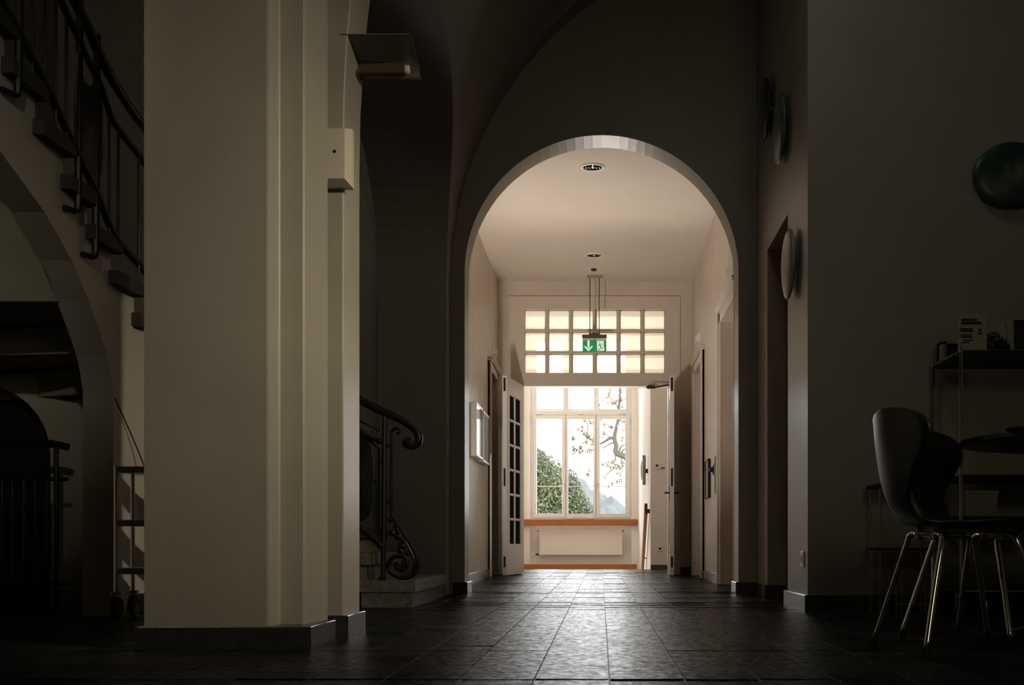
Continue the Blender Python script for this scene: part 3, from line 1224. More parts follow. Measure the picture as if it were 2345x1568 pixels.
hand = [lr(120, -120), lr(150, -50), lr(176, 13), lr(203, 67), lr(232, 134), lr(268, 201), lr(312, 268), lr(341, 304, -2.36)]
hand += [Vector((-2.28, 6.18, 2.33)), Vector((-2.10, 6.36, 2.05)), Vector((-1.80, 6.45, 1.62)), Vector((-1.55, RY, 1.335)), nz(20, 72), nz(100, 122), nz(200, 172), nz(300, 215), nz(390, 262), nz(445, 305), nz(478, 360), nz(476, 405), nz(452, 432), nz(420, 436), nz(395, 425)]
bm = B()
sp = spline(hand, 5)
tube(bm, sp, 0.023, 10)
link_mesh('handrail', bm, mat('handrail_wood', (0.020, 0.012, 0.008), 0.35), rail, smooth=True)
bm = B()
p = nz(402, 415)
lathe(bm, p - Vector((0, 0.026, 0)), [(0.012, 0), (0.034, 0.006), (0.034, 0.046), (0.012, 0.052)], axis='y', n=18)
link_mesh('volute', bm, M['iron'], rail)
upper = [lr(105, -80), lr(138, 0), lr(170, 67), lr(196, 125), lr(232, 201), lr(259, 277), lr(312, 348), lr(341, 388), Vector((-2.28, 6.18, 2.16)), Vector((-2.10, 6.36, 1.86)), Vector((-1.80, 6.45, 1.43)), nz(20, 310), nz(200, 405)]
lower = [lr(-60, -90), lr(13, 22), lr(71, 129), lr(125, 237), lr(170, 335), lr(223, 446), lr(268, 549), lr(337, 629), Vector((-2.28, 6.18, 1.48)), Vector((-2.10, 6.36, 1.18)), Vector((-1.80, 6.45, 0.78)), nz(20, 1050), nz(205, 1210)]
bm = B()
tube(bm, spline(upper, 5), 0.016, 8)
link_mesh('upper_rail', bm, M['iron'], rail, smooth=True)
bm = B()
tube(bm, spline(lower, 5), 0.018, 8)
link_mesh('lower_rail', bm, M['iron'], rail, smooth=True)
# standards hooked into the string
for (px, top, foot) in ((45, -60, 220), (182, -10, 485), (222, 80, 590)):
    a, b = lr(px, top), lr(px - 3, foot)
    bm = B()
    tube(bm, [a, b + Vector((0, 0, 0.03)), b + Vector((-0.004, 0, 0.008)), b + Vector((-0.012, -0.012, 0)), b + Vector((-0.03, -0.07, 0.0))], [0.018, 0.017, 0.016, 0.015, 0.013], 8)
    link_mesh('standard', bm, M['iron'], rail)
# balusters between the two rails
for (px, t_, b_) in ((74, -60, 178), (102, -40, 232), (128, -18, 285), (152, 40, 336), (12, -60, 60), (250, 262, 540), (271, 300, 580), (318, 358, 625)):
    bm = B()
    tube(bm, [lr(px, t_), lr(px, b_ )], 0.0075, 6)
    link_mesh('baluster', bm, M['iron'], rail)
for (X, Y, zt, zb) in ((-2.31, 6.12, 2.24, 1.50), (-2.2, 6.28, 2.02, 1.30), (-2.05, 6.385, 1.78, 1.08), (-1.9, 6.43, 1.58, 0.90)):
    bm = B()
    tube(bm, [(X, Y, zt), (X, Y, zb)], 0.0075, 6)
    link_mesh('baluster', bm, M['iron'], rail)


def plate(outline, parent, name, nrm, th=0.014):
    """Pierced plate ornament: outline of 3D points, thickened along nrm."""
    bm = B()
    nrm = Vector(nrm).normalized() * th / 2
    a = [bm.verts.new(p - nrm) for p in outline]
    b = [bm.verts.new(p + nrm) for p in outline]
    n = len(outline)
    c0 = bm.verts.new(sum(outline, Vector()) / n - nrm * 3)
    c1 = bm.verts.new(sum(outline, Vector()) / n + nrm * 3)
    for i in range(n):
        bm.faces.new((a[i], a[(i + 1) % n], b[(i + 1) % n], b[i]))
        bm.faces.new((a[i], a[(i + 1) % n], c0))
        bm.faces.new((b[i], b[(i + 1) % n], c1))
    return link_mesh(name, bm, M['iron'], parent)


plate([lr(x, y) for x, y in ((176, 120), (190, 190), (192, 188), (205, 200), (216, 190), (228, 215), (232, 250), (232, 380), (226, 410), (216, 440), (206, 425), (196, 375), (186, 360), (174, 330), (172, 240))], rail, 'shield_panel', (1, 0, 0))
plate([nz(x, y) for x, y in ((-120, 380), (30, 375), (90, 400), (120, 450), (133, 540), (136, 700), (130, 850), (105, 960), (60, 1010), (-120, 1010), (-180, 850), (-180, 500))], rail, 'shield_panel', (0, 1, 0))
bm = B()
tube(bm, [nz(218, 180), nz(215, 800), nz(208, 1448)], 0.0145, 8)
box(bm, nz(208, 1448).x - 0.022, nz(208, 1448).x + 0.022, RY - 0.022, RY + 0.022, RISE, RISE + 0.02)
link_mesh('newel_post', bm, M['iron'], rail)
bm = B()
scr = [(310, 345), (330, 335), (333, 315), (318, 302), (300, 303), (282, 318), (274, 345), (272, 500), (270, 700), (270, 900), (276, 965), (300, 1010), (350, 1085), (405, 1170), (445, 1240), (468, 1300), (472, 1350), (455, 1400), (420, 1432), (370, 1443), (310, 1432), (265, 1400), (248, 1360), (258, 1315), (290, 1285), (335, 1278), (375, 1293), (392, 1325), (382, 1362), (350, 1380), (315, 1368), (312, 1340), (335, 1330)]
sp = spline([nz(x, y) for x, y in scr], 4)
tube(bm, sp, [0.0085] * 40 + [0.0085 + 0.004 * min(1, i / 20) for i in range(len(sp) - 40)], 8)
link_mesh('scroll_bar', bm, M['iron'], rail, smooth=True)
bm = B()
tube(bm, spline([nz(300, 1010), nz(330, 1090), nz(385, 1185), nz(430, 1270), nz(448, 1340), nz(430, 1400)], 5), 0.008, 6)
for (x, y, r) in ((262, 1000, 20), (278, 1100, 30), (322, 1130, 28), (318, 1085, 24), (352, 1200, 34), (338, 1235, 26), (392, 1255, 20), (360, 1160, 24), (300, 1050, 18)):
    c = nz(x, y)
    lathe(bm, c - Vector((0, 0.012, 0)), [(0.004, 0), (r / 3.335 * RY / F, 0.008), (r / 3.335 * RY / F, 0.016), (0.004, 0.024)], axis='y', n=8)
link_mesh('leaf_ornament', bm, M['iron'], rail)
bm = B()
tube(bm, [nz(180, 205), nz(178, 325), nz(60, 260), nz(20, 238)], 0.006, 6)
tube(bm, [nz(20, 355), nz(110, 410), nz(176, 450), nz(175, 1110)], 0.0065, 6)
for (x0, x1, y) in ((215, 268, 432), (178, 215, 552), (135, 176, 708), (215, 268, 865), (176, 210, 1085)):
    tube(bm, [nz(x0, y), nz((x0 + x1) / 2, y), nz(x1, y)], [0.006, 0.011, 0.006], 6)
tube(bm, [nz(130, 322), nz(130, 340)], 0.012, 6)
tube(bm, [nz(140, 402), nz(140, 420)], 0.012, 6)
link_mesh('inner_frame', bm, M['iron'], rail)

# ------------------------------------------------------------------ cellar railing under the stair
gy = 6.02
gr = thing('cellar_railing', 'low dark iron railing in front of the arched cellar opening under the stair', 'railing', (-2.86, gy, 0))
def gx(px): return (px - CX) * gy / F
def gz(py): return H - (py - CY) * gy / F
bm = B()
tube(bm, [(-3.75, gy, gz(1012)), (gx(120), gy, gz(1016)), (gx(140), gy, gz(1020)), (gx(156), gy, gz(1024))], 0.020, 8)
link_mesh('handrail', bm, M['iron'], gr)
for (py, r) in ((1097, 0.011), (1338, 0.013)):
    bm = B()
    tube(bm, [(-3.75, gy, gz(py - 3)), (gx(155), gy, gz(py))], r, 6)
    link_mesh('rail', bm, M['iron'], gr)
bm = B()
tube(bm, [(gx(129), gy, gz(1018)), (gx(129), gy, 0.0)], 0.013, 8)
link_mesh('post', bm, M['iron'], gr)
for px in (-70, -45, -20, 4, 28, 54, 80, 106):
    bm = B()
    tube(bm, [(gx(px), gy, gz(1097)), (gx(px), gy, gz(1338))], 0.009, 6)
    link_mesh('bar', bm, M['iron'], gr)

# ------------------------------------------------------------------ serving trolley behind the pillar
ty = 5.42
tr = thing('serving_trolley', 'slim chrome trolley with three shelves half hidden behind the left pillar', 'trolley', (-2.05, ty, 0))
tx0, tx1, td = (266 - CX) * ty / F, -1.72, 0.34
for x in (tx0, tx1):
    for y in (ty, ty + td - 0.15):
        bm = B()
        tube(bm, [(x, y, 0.13), (x, y, 0.735)], 0.011, 8)
        p = link_mesh('post', bm, M['chrome'], tr)
        bm = B()
        lathe(bm, (x, y, 0.05), [(0.008, 0), (0.008, 0.066), (0.03, 0.068), (0.03, 0.080)], n=14)
        link_mesh('caster_fork', bm, M['steel'], p)
        bm = B()
        lathe(bm, (x - 0.012, y + 0.01, 0.055), [(0.048, 0), (0.055, 0.006), (0.055, 0.018), (0.048, 0.024)], axis='x', n=16)
        link_mesh('wheel', bm, M['rubber'], p)
for z in (0.70, 0.445, 0.215):
    bm = B()
    box(bm, tx0 + 0.004, tx1 - 0.004, ty - 0.006, ty + td - 0.145, z, z + 0.03, 0.004)
    link_mesh('shelf', bm, M['steel'], tr)
bm = B()
tube(bm, spline([lr(263, 912, -2.388), lr(285, 960, -2.385), lr(308, 1012, -2.368), lr(330, 1066, -2.335)], 4), 0.0035, 5)  # thin black tube following a slanting line on the wall
tag(link_mesh('streak', bm, M['black']), 'thin dark cord slanting down the plaster wall above the trolley', 'streak')

# ------------------------------------------------------------------ pillar: wall lamp and panel box
wlmp = thing('wall_lamp', 'curved metal wall lamp sticking out from the left pilaster', 'lamp', (-0.86, 4.5, 2.25))
bm = B()
prof = [(4.365, 2.318), (4.43, 2.313), (4.50, 2.306), (4.55, 2.298), (4.585, 2.287), (4.608, 2.272), (4.62, 2.256), (4.632, 2.252), (4.648, 2.258)]
ta = 0.003
lo, hi = [], []
for (y, z) in prof:
    lo.append((bm.verts.new((-1.0, y, z)), bm.verts.new((-0.735, y, z))))
    hi.append((bm.verts.new((-1.0, y, z + ta)), bm.verts.new((-0.735, y, z + ta))))
for i in range(len(prof) - 1):
    bm.faces.new((lo[i][0], lo[i][1], lo[i + 1][1], lo[i + 1][0]))
    bm.faces.new((hi[i][0], hi[i][1], hi[i + 1][1], hi[i + 1][0]))
    bm.faces.new((lo[i][0], lo[i + 1][0], hi[i + 1][0], hi[i][0]))
    bm.faces.new((lo[i][1], lo[i + 1][1], hi[i + 1][1], hi[i][1]))
bm.faces.new((lo[0][0], lo[0][1], hi[0][1], hi[0][0]))
bm.faces.new((lo[-1][0], lo[-1][1], hi[-1][1], hi[-1][0]))
link_mesh('reflector', bm, M['reflector'], wlmp)
bm = B()
box(bm, -0.985, -0.787, 4.56, 4.60, 2.252, 2.294, 0.004)
link_mesh('tube_cover', bm, M['lamp_tube'], wlmp)
bm = B()
lathe(bm, (-0.787, 4.58, 2.272), [(0.018, 0), (0.018, 0.012), (0.012, 0.016)], axis='x', n=14)
link_mesh('end_cap', bm, M['white_paint'], wlmp)
bm = B()
box(bm, -0.992, -0.978, 4.52, 4.64, 2.22, 2.31, 0.004)
link_mesh('wall_plate', bm, M['steel'], wlmp)

pb = thing('panel_box', 'pale wall box with one small dark keyhole, on the left pilaster below the lamp', 'panel', (-1.03, 4.33, 1.72))
bm = B()
a = [(-1.10, 1.745), (-0.972, 1.745), (-0.972, 1.935), (-1.10, 1.935)]
b = [(-1.115, 1.722), (-0.95, 1.722), (-0.95, 1.945), (-1.115, 1.945)]
va = [bm.verts.new((x, 4.305, z)) for x, z in a]
vb = [bm.verts.new((x, 4.34, z)) for x, z in b]
vc = [bm.verts.new((x, 4.372, z)) for x, z in b]
for i in range(4):
    bm.faces.new((va[i], va[(i + 1) % 4], vb[(i + 1) % 4], vb[i]))
    bm.faces.new((vb[i], vb[(i + 1) % 4], vc[(i + 1) % 4], vc[i]))
bm.faces.new(va)
bm.faces.new(vc)
link_mesh('cover', bm, M['trim_paint'], pb)
bm = B()
lathe(bm, (W(766, 346, 4.303).x, 4.303, W(766, 346, 4.303).z), [(0.006, 0), (0.006, 0.004)], axis='y', n=12)
link_mesh('keyhole', bm, M['black'], pb, )

# ------------------------------------------------------------------ corridor ceiling fittings
def downlight(x, y, label):
    t = thing('ceiling_downlight', label, 'light', (x, y, CZ), group='round downlights in the corridor ceiling')
    bm = B()
    n = 32
    prof = [(0.0975, 0.0), (0.0975, -0.010), (0.083, -0.011), (0.079, -0.004), (0.079, 0.0)]
    rings = []
    for r, h_ in prof:
        rings.append([bm.verts.new((x + r * math.cos(2 * math.pi * k / n), y + r * math.sin(2 * math.pi * k / n), CZ + h_)) for k in range(n)])
    for q in range(len(rings)):
        a, b = rings[q], rings[(q + 1) % len(rings)]
        for k in range(n):
            bm.faces.new((a[k], a[(k + 1) % n], b[(k + 1) % n], b[k]))
    link_mesh('trim_ring', bm, M['ring_white'], t, smooth=True)
    bm = B()
    lathe(bm, (x, y, CZ - 0.001), [(0.079, -0.0015), (0.060, -0.001)], n=24)
    link_mesh('reflector', bm, M['downlight_dark'], t)
    bm = B()
    box(bm, x - 0.003, x + 0.003, y - 0.079, y - 0.02, CZ - 0.008, CZ - 0.003)
    lathe(bm, (x, y, CZ - 0.010), [(0.010, 0), (0.014, 0.003), (0.014, 0.007)], n=12)
    link_mesh('glass_clip', bm, M['ring_white'], t)
    for dx in (-0.055, -0.03, 0.03, 0.055):
        bm = B()
        lathe(bm, (x + dx, y + 0.01, CZ - 0.0075), [(0.005, 0), (0.008, 0.002), (0.008, 0.005)], n=10)
        link_mesh('glass_stud', bm, M['steel'], t)
    return t


M['ring_white'] = mat('ring_white', (0.92, 0.88, 0.80), 0.3)
M['downlight_dark'] = mat('downlight_dark', (0.03, 0.026, 0.02), 0.8, spec=0.0)
downlight(-0.067, 9.416, 'round recessed ceiling downlight nearest the arch, larger of the two')
downlight(-0.074, 12.30, 'round recessed ceiling downlight farther down the corridor, near the exit sign')
bm = B()
lathe(bm, (-0.08, 12.92, CZ - 0.022), [(0.020, 0), (0.031, 0.006), (0.034, 0.022)], n=20)
tag(link_mesh('smoke_detector', bm, M['black']), 'tiny dark round detector on the ceiling between downlight and exit sign', 'detector')

# ------------------------------------------------------------------ exit sign
ey = 13.22
ex = (1361.3 - CX) * ey / F
es_ = thing('exit_sign', 'green hanging exit sign with white arrow and running figure', 'sign', (ex, ey, 2.59))
def sxp(px): return (px - CX) * ey / F
def szp(py): return H - (py - CY) * ey / F
bm = B()
box(bm, sxp(1344.5), sxp(1379.5), ey - 0.03, ey + 0.03, CZ - 0.028, CZ, 0.004)
link_mesh('ceiling_plate', bm, M['steel'], es_)
for px in (1350.7, 1372.2):
    bm = B()
    tube(bm, [(sxp(px), ey, CZ - 0.03), (sxp(px), ey, szp(764.5))], 0.0045, 8)
    link_mesh('rod', bm, M['iron'], es_)
bm = B()
box(bm, sxp(1348.5), sxp(1374.5), ey - 0.025, ey + 0.025, szp(767.2), szp(763.5), 0.003)
box(bm, sxp(1333.3), sxp(1389.3), ey - 0.03, ey + 0.03, szp(774.5), szp(766.8), 0.004)
link_mesh('housing', bm, mat('sign_housing', (0.10, 0.085, 0.07), 0.4), es_)
bm = B()
box(bm, sxp(1334.2), sxp(1388.6), ey - 0.006, ey + 0.006, szp(779.2), szp(774.5))
link_mesh('clear_strip', bm, M['ring_white'], es_)
bm = B()
for px in (1360.2, 1362.8):
    box(bm, sxp(px) - 0.004, sxp(px) + 0.004, ey - 0.0085, ey - 0.005, szp(779), szp(776.6))
link_mesh('strip_mark', bm, M['black'], es_)
bm = B()
box(bm, sxp(1334.2), sxp(1388.6), ey - 0.006, ey + 0.006, szp(805.8), szp(779.2))
pan = link_mesh('sign_panel', bm, M['sign_green'], es_)
def zz(x, y):     # pixel of the zoomed sign -> sign plane
    return (sxp(1310 + x / 7.84), szp(620 + y / 7.84))
bm = B()
sf = ey - 0.0062
prism(bm, [zz(275, 1250), zz(313, 1250), zz(313, 1378), zz(275, 1378)], 'y', sf - 0.002, sf)
prism(bm, [zz(224, 1340), zz(294, 1400), zz(366, 1340), zz(366, 1374), zz(294, 1445), zz(224, 1374)], 'y', sf - 0.002, sf)
link_mesh('arrow', bm, M['sign_white'], pan)
bm = B()
prism(bm, [zz(447, 1258), zz(570, 1258), zz(570, 1380), zz(584, 1385), zz(582, 1410), zz(572, 1438), zz(450, 1438)], 'y', sf - 0.002, sf)
dr = link_mesh('doorway_symbol', bm, M['sign_white'], pan)
bm = B()
sg = sf - 0.0022
c = zz(484, 1290)
lathe(bm, (c[0], sg - 0.0015, c[1]), [(0.0072, 0), (0.0072, 0.0015)], axis='y', n=14)
for pl, w_ in (([(488, 1318), (505, 1345), (522, 1372)], 22), ([(522, 1372), (538, 1398), (562, 1398)], 13), ([(516, 1372), (498, 1405), (470, 1432)], 13), ([(490, 1318), (516, 1310), (545, 1318), (552, 1335)], 9), ([(490, 1320), (470, 1345), (462, 1362)], 9), ([(470, 1400), (455, 1432)], 5)):
    for (a, b) in zip(pl, pl[1:]):
        pa, pb_ = Vector((*zz(*a), 0)), Vector((*zz(*b), 0))
        d_ = (pb_ - pa).normalized()
        nn = Vector((-d_.y, d_.x, 0)) * (w_ / 7.84 * ey / F / 2)
        q = [pa + nn, pb_ + nn, pb_ - nn, pa - nn]
        prism(bm, [(v.x, v.y) for v in q], 'y', sg - 0.0015, sg)
link_mesh('running_figure', bm, M['sign_green'], pan)

# ------------------------------------------------------------------ door leaves
def leaf(name_n, hx, hy, ang, wid, label, handle_side):
    """Glazed double-door leaf; hinge at (hx,hy), pointing along ang from +X."""
    zt, zb = DZ - 0.006, 0.012
    d = Vector((math.cos(ang), math.sin(ang), 0))
    n = Vector((-d.y, d.x, 0))
    th = 0.048
    def bb(bm, u0, u1, z0, z1, t0=-th / 2, t1=th / 2, bev=0.0):
        c = Vector((hx, hy, 0)) + d * ((u0 + u1) / 2) + n * ((t0 + t1) / 2) + Vector((0, 0, (z0 + z1) / 2))
        obox(bm, c, d, n, (0, 0, 1), u1 - u0, abs(t1 - t0), z1 - z0, bev)
    gz0, gz1 = 0.36, 2.035
    st = 0.115
    bm = B()
    bb(bm, 0, st, zb, zt)
    bb(bm, wid - st - 0.03, wid, zb, zt)
    bb(bm, st, wid - st - 0.03, zb, gz0)
    bb(bm, st, wid - st - 0.03, gz1, zt)
    o = struct(name_n, bm, M['white_paint'])
    g0, g1 = st, wid - st - 0.03
    bm = B()
    mid = (g0 + g1) / 2
    bb(bm, mid - 0.014, mid + 0.014, gz0, gz1, -0.018, 0.018, 0.004)
    for i in range(1, 6):
        z = gz0 + (gz1 - gz0) * i / 6
        bb(bm, g0, g1, z - 0.014, z + 0.014, -0.018, 0.018, 0.004)
    o2 = link_mesh('glazing_bars', bm, M['white_paint'], o)
    bm = B()
    bb(bm, g0 - 0.005, g1 + 0.005, gz0 - 0.005, gz1 + 0.005, -0.003, 0.003)
    link_mesh('glass', bm, M['door_glass'], o)
    bm = B()
    bb(bm, wid - 0.0005, wid + 0.003, 1.00, 1.20, -0.011, 0.011)
    bb(bm, wid - 0.0005, wid + 0.003, zt - 0.17, zt - 0.02, -0.012, 0.012)
    bb(bm, wid - 0.0005, wid + 0.003, 0.10, 0.22, -0.012, 0.012)
    link_mesh('lock_plate', bm, M['iron'], o)
    if handle_side:
        for sgn in (1, -1):
            bm = B()
            p = Vector((hx, hy, 0.93)) + d * (wid - 0.055) + n * sgn * th / 2
            tube(bm, [p, p + n * sgn * 0.05, p + n * sgn * 0.052 - d * 0.11], 0.0095, 8)
            bb(bm, wid - 0.075, wid - 0.035, 0.82, 1.0, sgn * th / 2, sgn * (th / 2 + 0.005))
            link_mesh('handle', bm, M['iron'], o)
    return o


M['door_glass'] = mat('door_glass_dim', (0.030, 0.030, 0.024), 0.4, spec=0.0)
fx_, fy_ = (1156 - CX) * 12.62 / F, 12.62
hx_, hy_ = -0.935, 13.44
leaf('door_5', hx_, hy_, math.atan2(fy_ - hy_, fx_ - hx_), 0.84, '', False)
leaf('door_6', 0.832, 13.44, math.atan2(12.62 - 13.44, 0.79 - 0.832), 0.84, '', True)
bm = B()
p0 = W(1531, 881, 13.40)
tube(bm, [W(1480, 886, 13.3), W(1498, 887, 13.26), p0], 0.010, 6)
box(bm, W(1482, 886, 13.45).x, W(1500, 886, 13.45).x, 13.40, 13.46, DZ - 0.04, DZ - 0.005, 0.004)
tag(link_mesh('door_closer', bm, M['iron']), 'dark door closer arm at the top right corner of the open doorway', 'closer')

# ------------------------------------------------------------------ corridor wall fittings
def framed(y0, y1, z0, z1, label, picmat, gr):
    t = thing('framed_picture', label, 'picture', (CL + 0.02, (y0 + y1) / 2, z0), group=gr)
    x0, x1 = CL + 0.004, CL + 0.06
    w = 0.026
    bm = B()
    box(bm, x0, x1, y0, y0 + w, z0, z1, 0.003)
    box(bm, x0, x1, y1 - w, y1, z0, z1, 0.003)
    box(bm, x0, x1, y0 + w, y1 - w, z1 - w, z1, 0.003)
    box(bm, x0, x1, y0 + w, y1 - w, z0, z0 + w, 0.003)
    link_mesh('frame', bm, M['frame_metal'], t)
    bm = B()
    box(bm, x0, x0 + 0.03, y0 + w - 0.004, y1 - w + 0.004, z0 + w - 0.004, z1 - w + 0.004)
    link_mesh('print', bm, picmat, t)
    bm = B()
    box(bm, x1 - 0.006, x1 - 0.003, y0 + w - 0.003, y1 - w + 0.003, z0 + w - 0.003, z1 - w + 0.003)
    link_mesh('glass', bm, M['pane'], t)
    return t


M['frame_metal'] = mat('frame_metal', (0.30, 0.28, 0.25), 0.3, metal=0.4)
M['print_a'] = mat('print_pale', (0.45, 0.42, 0.36), 0.6, var=0.3, vscale=6)
M['print_b'] = mat('print_olive', (0.20, 0.19, 0.13), 0.6, var=0.4, vscale=5)
framed(10.70, 11.27, 1.19, 1.70, 'framed picture on left corridor wall nearer the arch, its glass mirroring the window', M['print_a'], 'framed pictures on the left corridor wall')
framed(11.34, 11.92, 1.18, 1.695, 'framed picture on left corridor wall nearer the side door, darker behind glass', M['print_b'], 'framed pictures on the left corridor wall')
bm = B()
box(bm, CL, CL + 0.022, 12.06, 12.13, 1.34, 1.42, 0.004)
tag(link_mesh('light_switch', bm, M['black']), 'small dark switch on left corridor wall between pictures and side door', 'switch')


def wedge(x, y, z, sgn, label):
    """Small three-sided signal lamp above a side door."""
    t = thing('signal_lamp', label, 'lamp', (x, y, z), group='wedge signal lamps above the side doors')
    bm = B()
    d = 0.055
    v = [bm.verts.new(p) for p in ((x, y - 0.07, z), (x, y + 0.07, z), (x + sgn * d, y, z),
                                   (x, y - 0.07, z + 0.10), (x, y + 0.07, z + 0.10), (x + sgn * d, y, z + 0.06))]
    for q in ((0, 1, 2), (3, 4, 5), (0, 1, 4, 3), (1, 2, 5, 4), (2, 0, 3, 5)):
        bm.faces.new([v[i] for i in q])
    link_mesh('lens', bm, M['lens'], t)
    bm = B()
    box(bm, min(x, x + sgn * 0.006), max(x, x + sgn * 0.006), y - 0.085, y + 0.085, z - 0.01, z + 0.115)
    link_mesh('back_plate', bm, M['white_paint'], t)


M['lens'] = mat('lens_pale', (0.85, 0.80, 0.72), 0.3)
wedge(CR, 9.33, 2.555, -1, 'wedge signal lamp above the nearer door on the right corridor wall')
wedge(CR, 12.35, 2.555, -1, 'wedge signal lamp above the farther door on the right corridor wall')
wedge(CL, 12.90, 2.505, 1, 'wedge signal lamp above the side door on the left corridor wall')


def door_plate(y0, y1, z0, z1, label, frame_m, dark_top):
    t = thing('door_sign', label, 'sign', (CR, (y0 + y1) / 2, z0), group='tall door signs on the right corridor wall')
    x1, x0 = CR - 0.003, CR - 0.026
    w = 0.03
    bm = B()
    box(bm, x0, x1, y0, y0 + w, z0, z1)
    box(bm, x0, x1, y1 - w, y1, z0, z1)
    box(bm, x0, x1, y0 + w, y1 - w, z1 - 0.012, z1)
    box(bm, x0, x1, y0 + w, y1 - w, z0, z0 + 0.012)
    link_mesh('frame', bm, frame_m, t)
    bm = B()
    box(bm, x0 + 0.008, x1, y0 + w - 0.003, y1 - w + 0.003, z0 + 0.01, z1 - 0.01)
    link_mesh('insert', bm, M['paper'], t)
    bm = B()
    box(bm, x0 + 0.005, x0 + 0.009, y0 + w, y1 - w, z1 - 0.10, z1 - 0.094)
    link_mesh('divider', bm, M['iron'], t)
    if dark_top:
        bm = B()
        box(bm, x0 - 0.002, x0 + 0.01, y1 - w - 0.01, y1 + 0.02, z1 - 0.10, z1 - 0.02)
        link_mesh('slide_tab', bm, M['black'], t)


door_plate(11.17, 11.52, 0.815, 1.20, 'tall framed door sign beside the farther right door, dark tab at its top', M['iron'], True)
door_plate(10.24, 10.56, 0.815, 1.175, 'tall framed door sign beside the nearer right door, bright in the window light', M['frame_metal'], False)
kn = thing('door_stop', 'small pointed dark knob on right wall between the two door signs', 'knob', (CR, 10.86, 1.04))
bm = B()
lathe(bm, (CR - 0.045, 10.86, 1.07), [(0.014, 0), (0.022, 0.006), (0.020, 0.018), (0.030, 0.03), (0.055, 0.041), (0.06, 0.045)], axis='x', n=16)
link_mesh('knob', bm, M['iron'], kn)
bm = B()
lathe(bm, (CR - 0.048, 10.86, 1.07), [(0.008, 0), (0.014, 0.003)], axis='x', n=12)
link_mesh('tip', bm, M['white_paint'], kn)

# ------------------------------------------------------------------ stairwell fittings
bm = B()
zt, zb = H - (1188.7 - CY) * 21.36 / F, H - (1203.2 - CY) * 21.36 / F
box(bm, SL + 0.003, SR - 0.02, 21.33, 21.395, zb, zt, 0.004)
tag(link_mesh('window_board', bm, M['woodx']), 'orange wooden board running along the wall just under the window', 'board')
rl = thing('lower_handrail', 'orange wooden handrail board along the window wall at floor level', 'handrail', (-0.4, 21.25, -0.12))
zt, zb = H - (1291.5 - CY) * 21.25 / F, H - (1303.5 - CY) * 21.25 / F
bm = B()
box(bm, SL + 0.01, SR - 0.03, 21.23, 21.275, zb - 0.02, zt, 0.004)
link_mesh('rail_board', bm, M['woodx'], rl)
for x in (-1.2, -0.4, 0.45):
    bm = B()
    tube(bm, [(x, 21.27, zb + 0.02), (x, 21.40, zb + 0.02)], 0.01, 8)
    link_mesh('bracket', bm, M['steel'], rl)
sl = thing('stair_handrail', 'orange wooden handrail sloping down the right stairwell wall', 'handrail', (SR - 0.05, 16.9, -0.8))
bm = B()
pa, pb_ = Vector((0.648, 16.30, 0.865)), Vector((0.648, 19.6, -1.20))
d_ = (pb_ - pa).normalized()
obox(bm, (pa + pb_) / 2, d_, (1, 0, 0), d_.cross(Vector((1, 0, 0))), (pb_ - pa).length, 0.045, 0.13, 0.004)
link_mesh('rail_board', bm, M['wood'], sl)
bm = B()
box(bm, 0.628, 0.668, 16.26, 16.32, 0.78, 0.94, 0.003)
box(bm, 0.668, SR, 16.30, 16.36, 0.80, 0.86, 0.003)
link_mesh('end_bracket', bm, mat('dark_wood', (0.06, 0.022, 0.010), 0.5), sl)
for q in (0.35, 0.75):
    c = pa.lerp(pb_, q)
    bm = B()
    tube(bm, [c, (SR, c.y, c.z)], 0.012, 8)
    link_mesh('bracket', bm, M['steel'], sl)

rad = thing('radiator', 'flat white panel radiator in the niche under the window', 'radiator', (-0.38, 21.48, 0.15))
ry = 21.46
def rxp(px): return (px - CX) * ry / F
def rzp(py): return H - (py - CY) * ry / F
bm = B()
box(bm, rxp(1235.3), rxp(1425.5), ry, ry + 0.09, rzp(1270.5), rzp(1211.7), 0.006)
bmx = bm
link_mesh('panel', bm, M['radiator'], rad)
bm = B()
for i in range(1, 6):
    z = rzp(1270.5) + (rzp(1211.7) - rzp(1270.5)) * i / 6
    box(bm, rxp(1236.5), rxp(1424.5), ry - 0.002, ry + 0.001, z - 0.003, z + 0.003)
link_mesh('panel_rib', bm, M['radiator'], rad)
for py in (1215.0, 1269.0):
    bm = B()
    tube(bm, [(rxp(1214), ry + 0.05, rzp(py)), (rxp(1236), ry + 0.05, rzp(py))], 0.009, 8)
    link_mesh('pipe', bm, M['white_paint'], rad)
bm = B()
lathe(bm, (rxp(1229), ry + 0.05, rzp(1215)), [(0.014, 0), (0.022, 0.01), (0.022, 0.035), (0.016, 0.04)], axis='x', n=14)
link_mesh('valve', bm, M['steel'], rad)
bm = B()
lathe(bm, (rxp(1226), ry + 0.05, rzp(1269)), [(0.012, 0), (0.018, 0.01), (0.018, 0.05), (0.012, 0.06)], axis='x', n=14)
link_mesh('valve', bm, M['iron'], rad)
bm = B()
box(bm, rxp(1425), rxp(1428), ry + 0.02, ry + 0.05, rzp(1217), rzp(1213))
link_mesh('vent_plug', bm, M['iron'], rad)

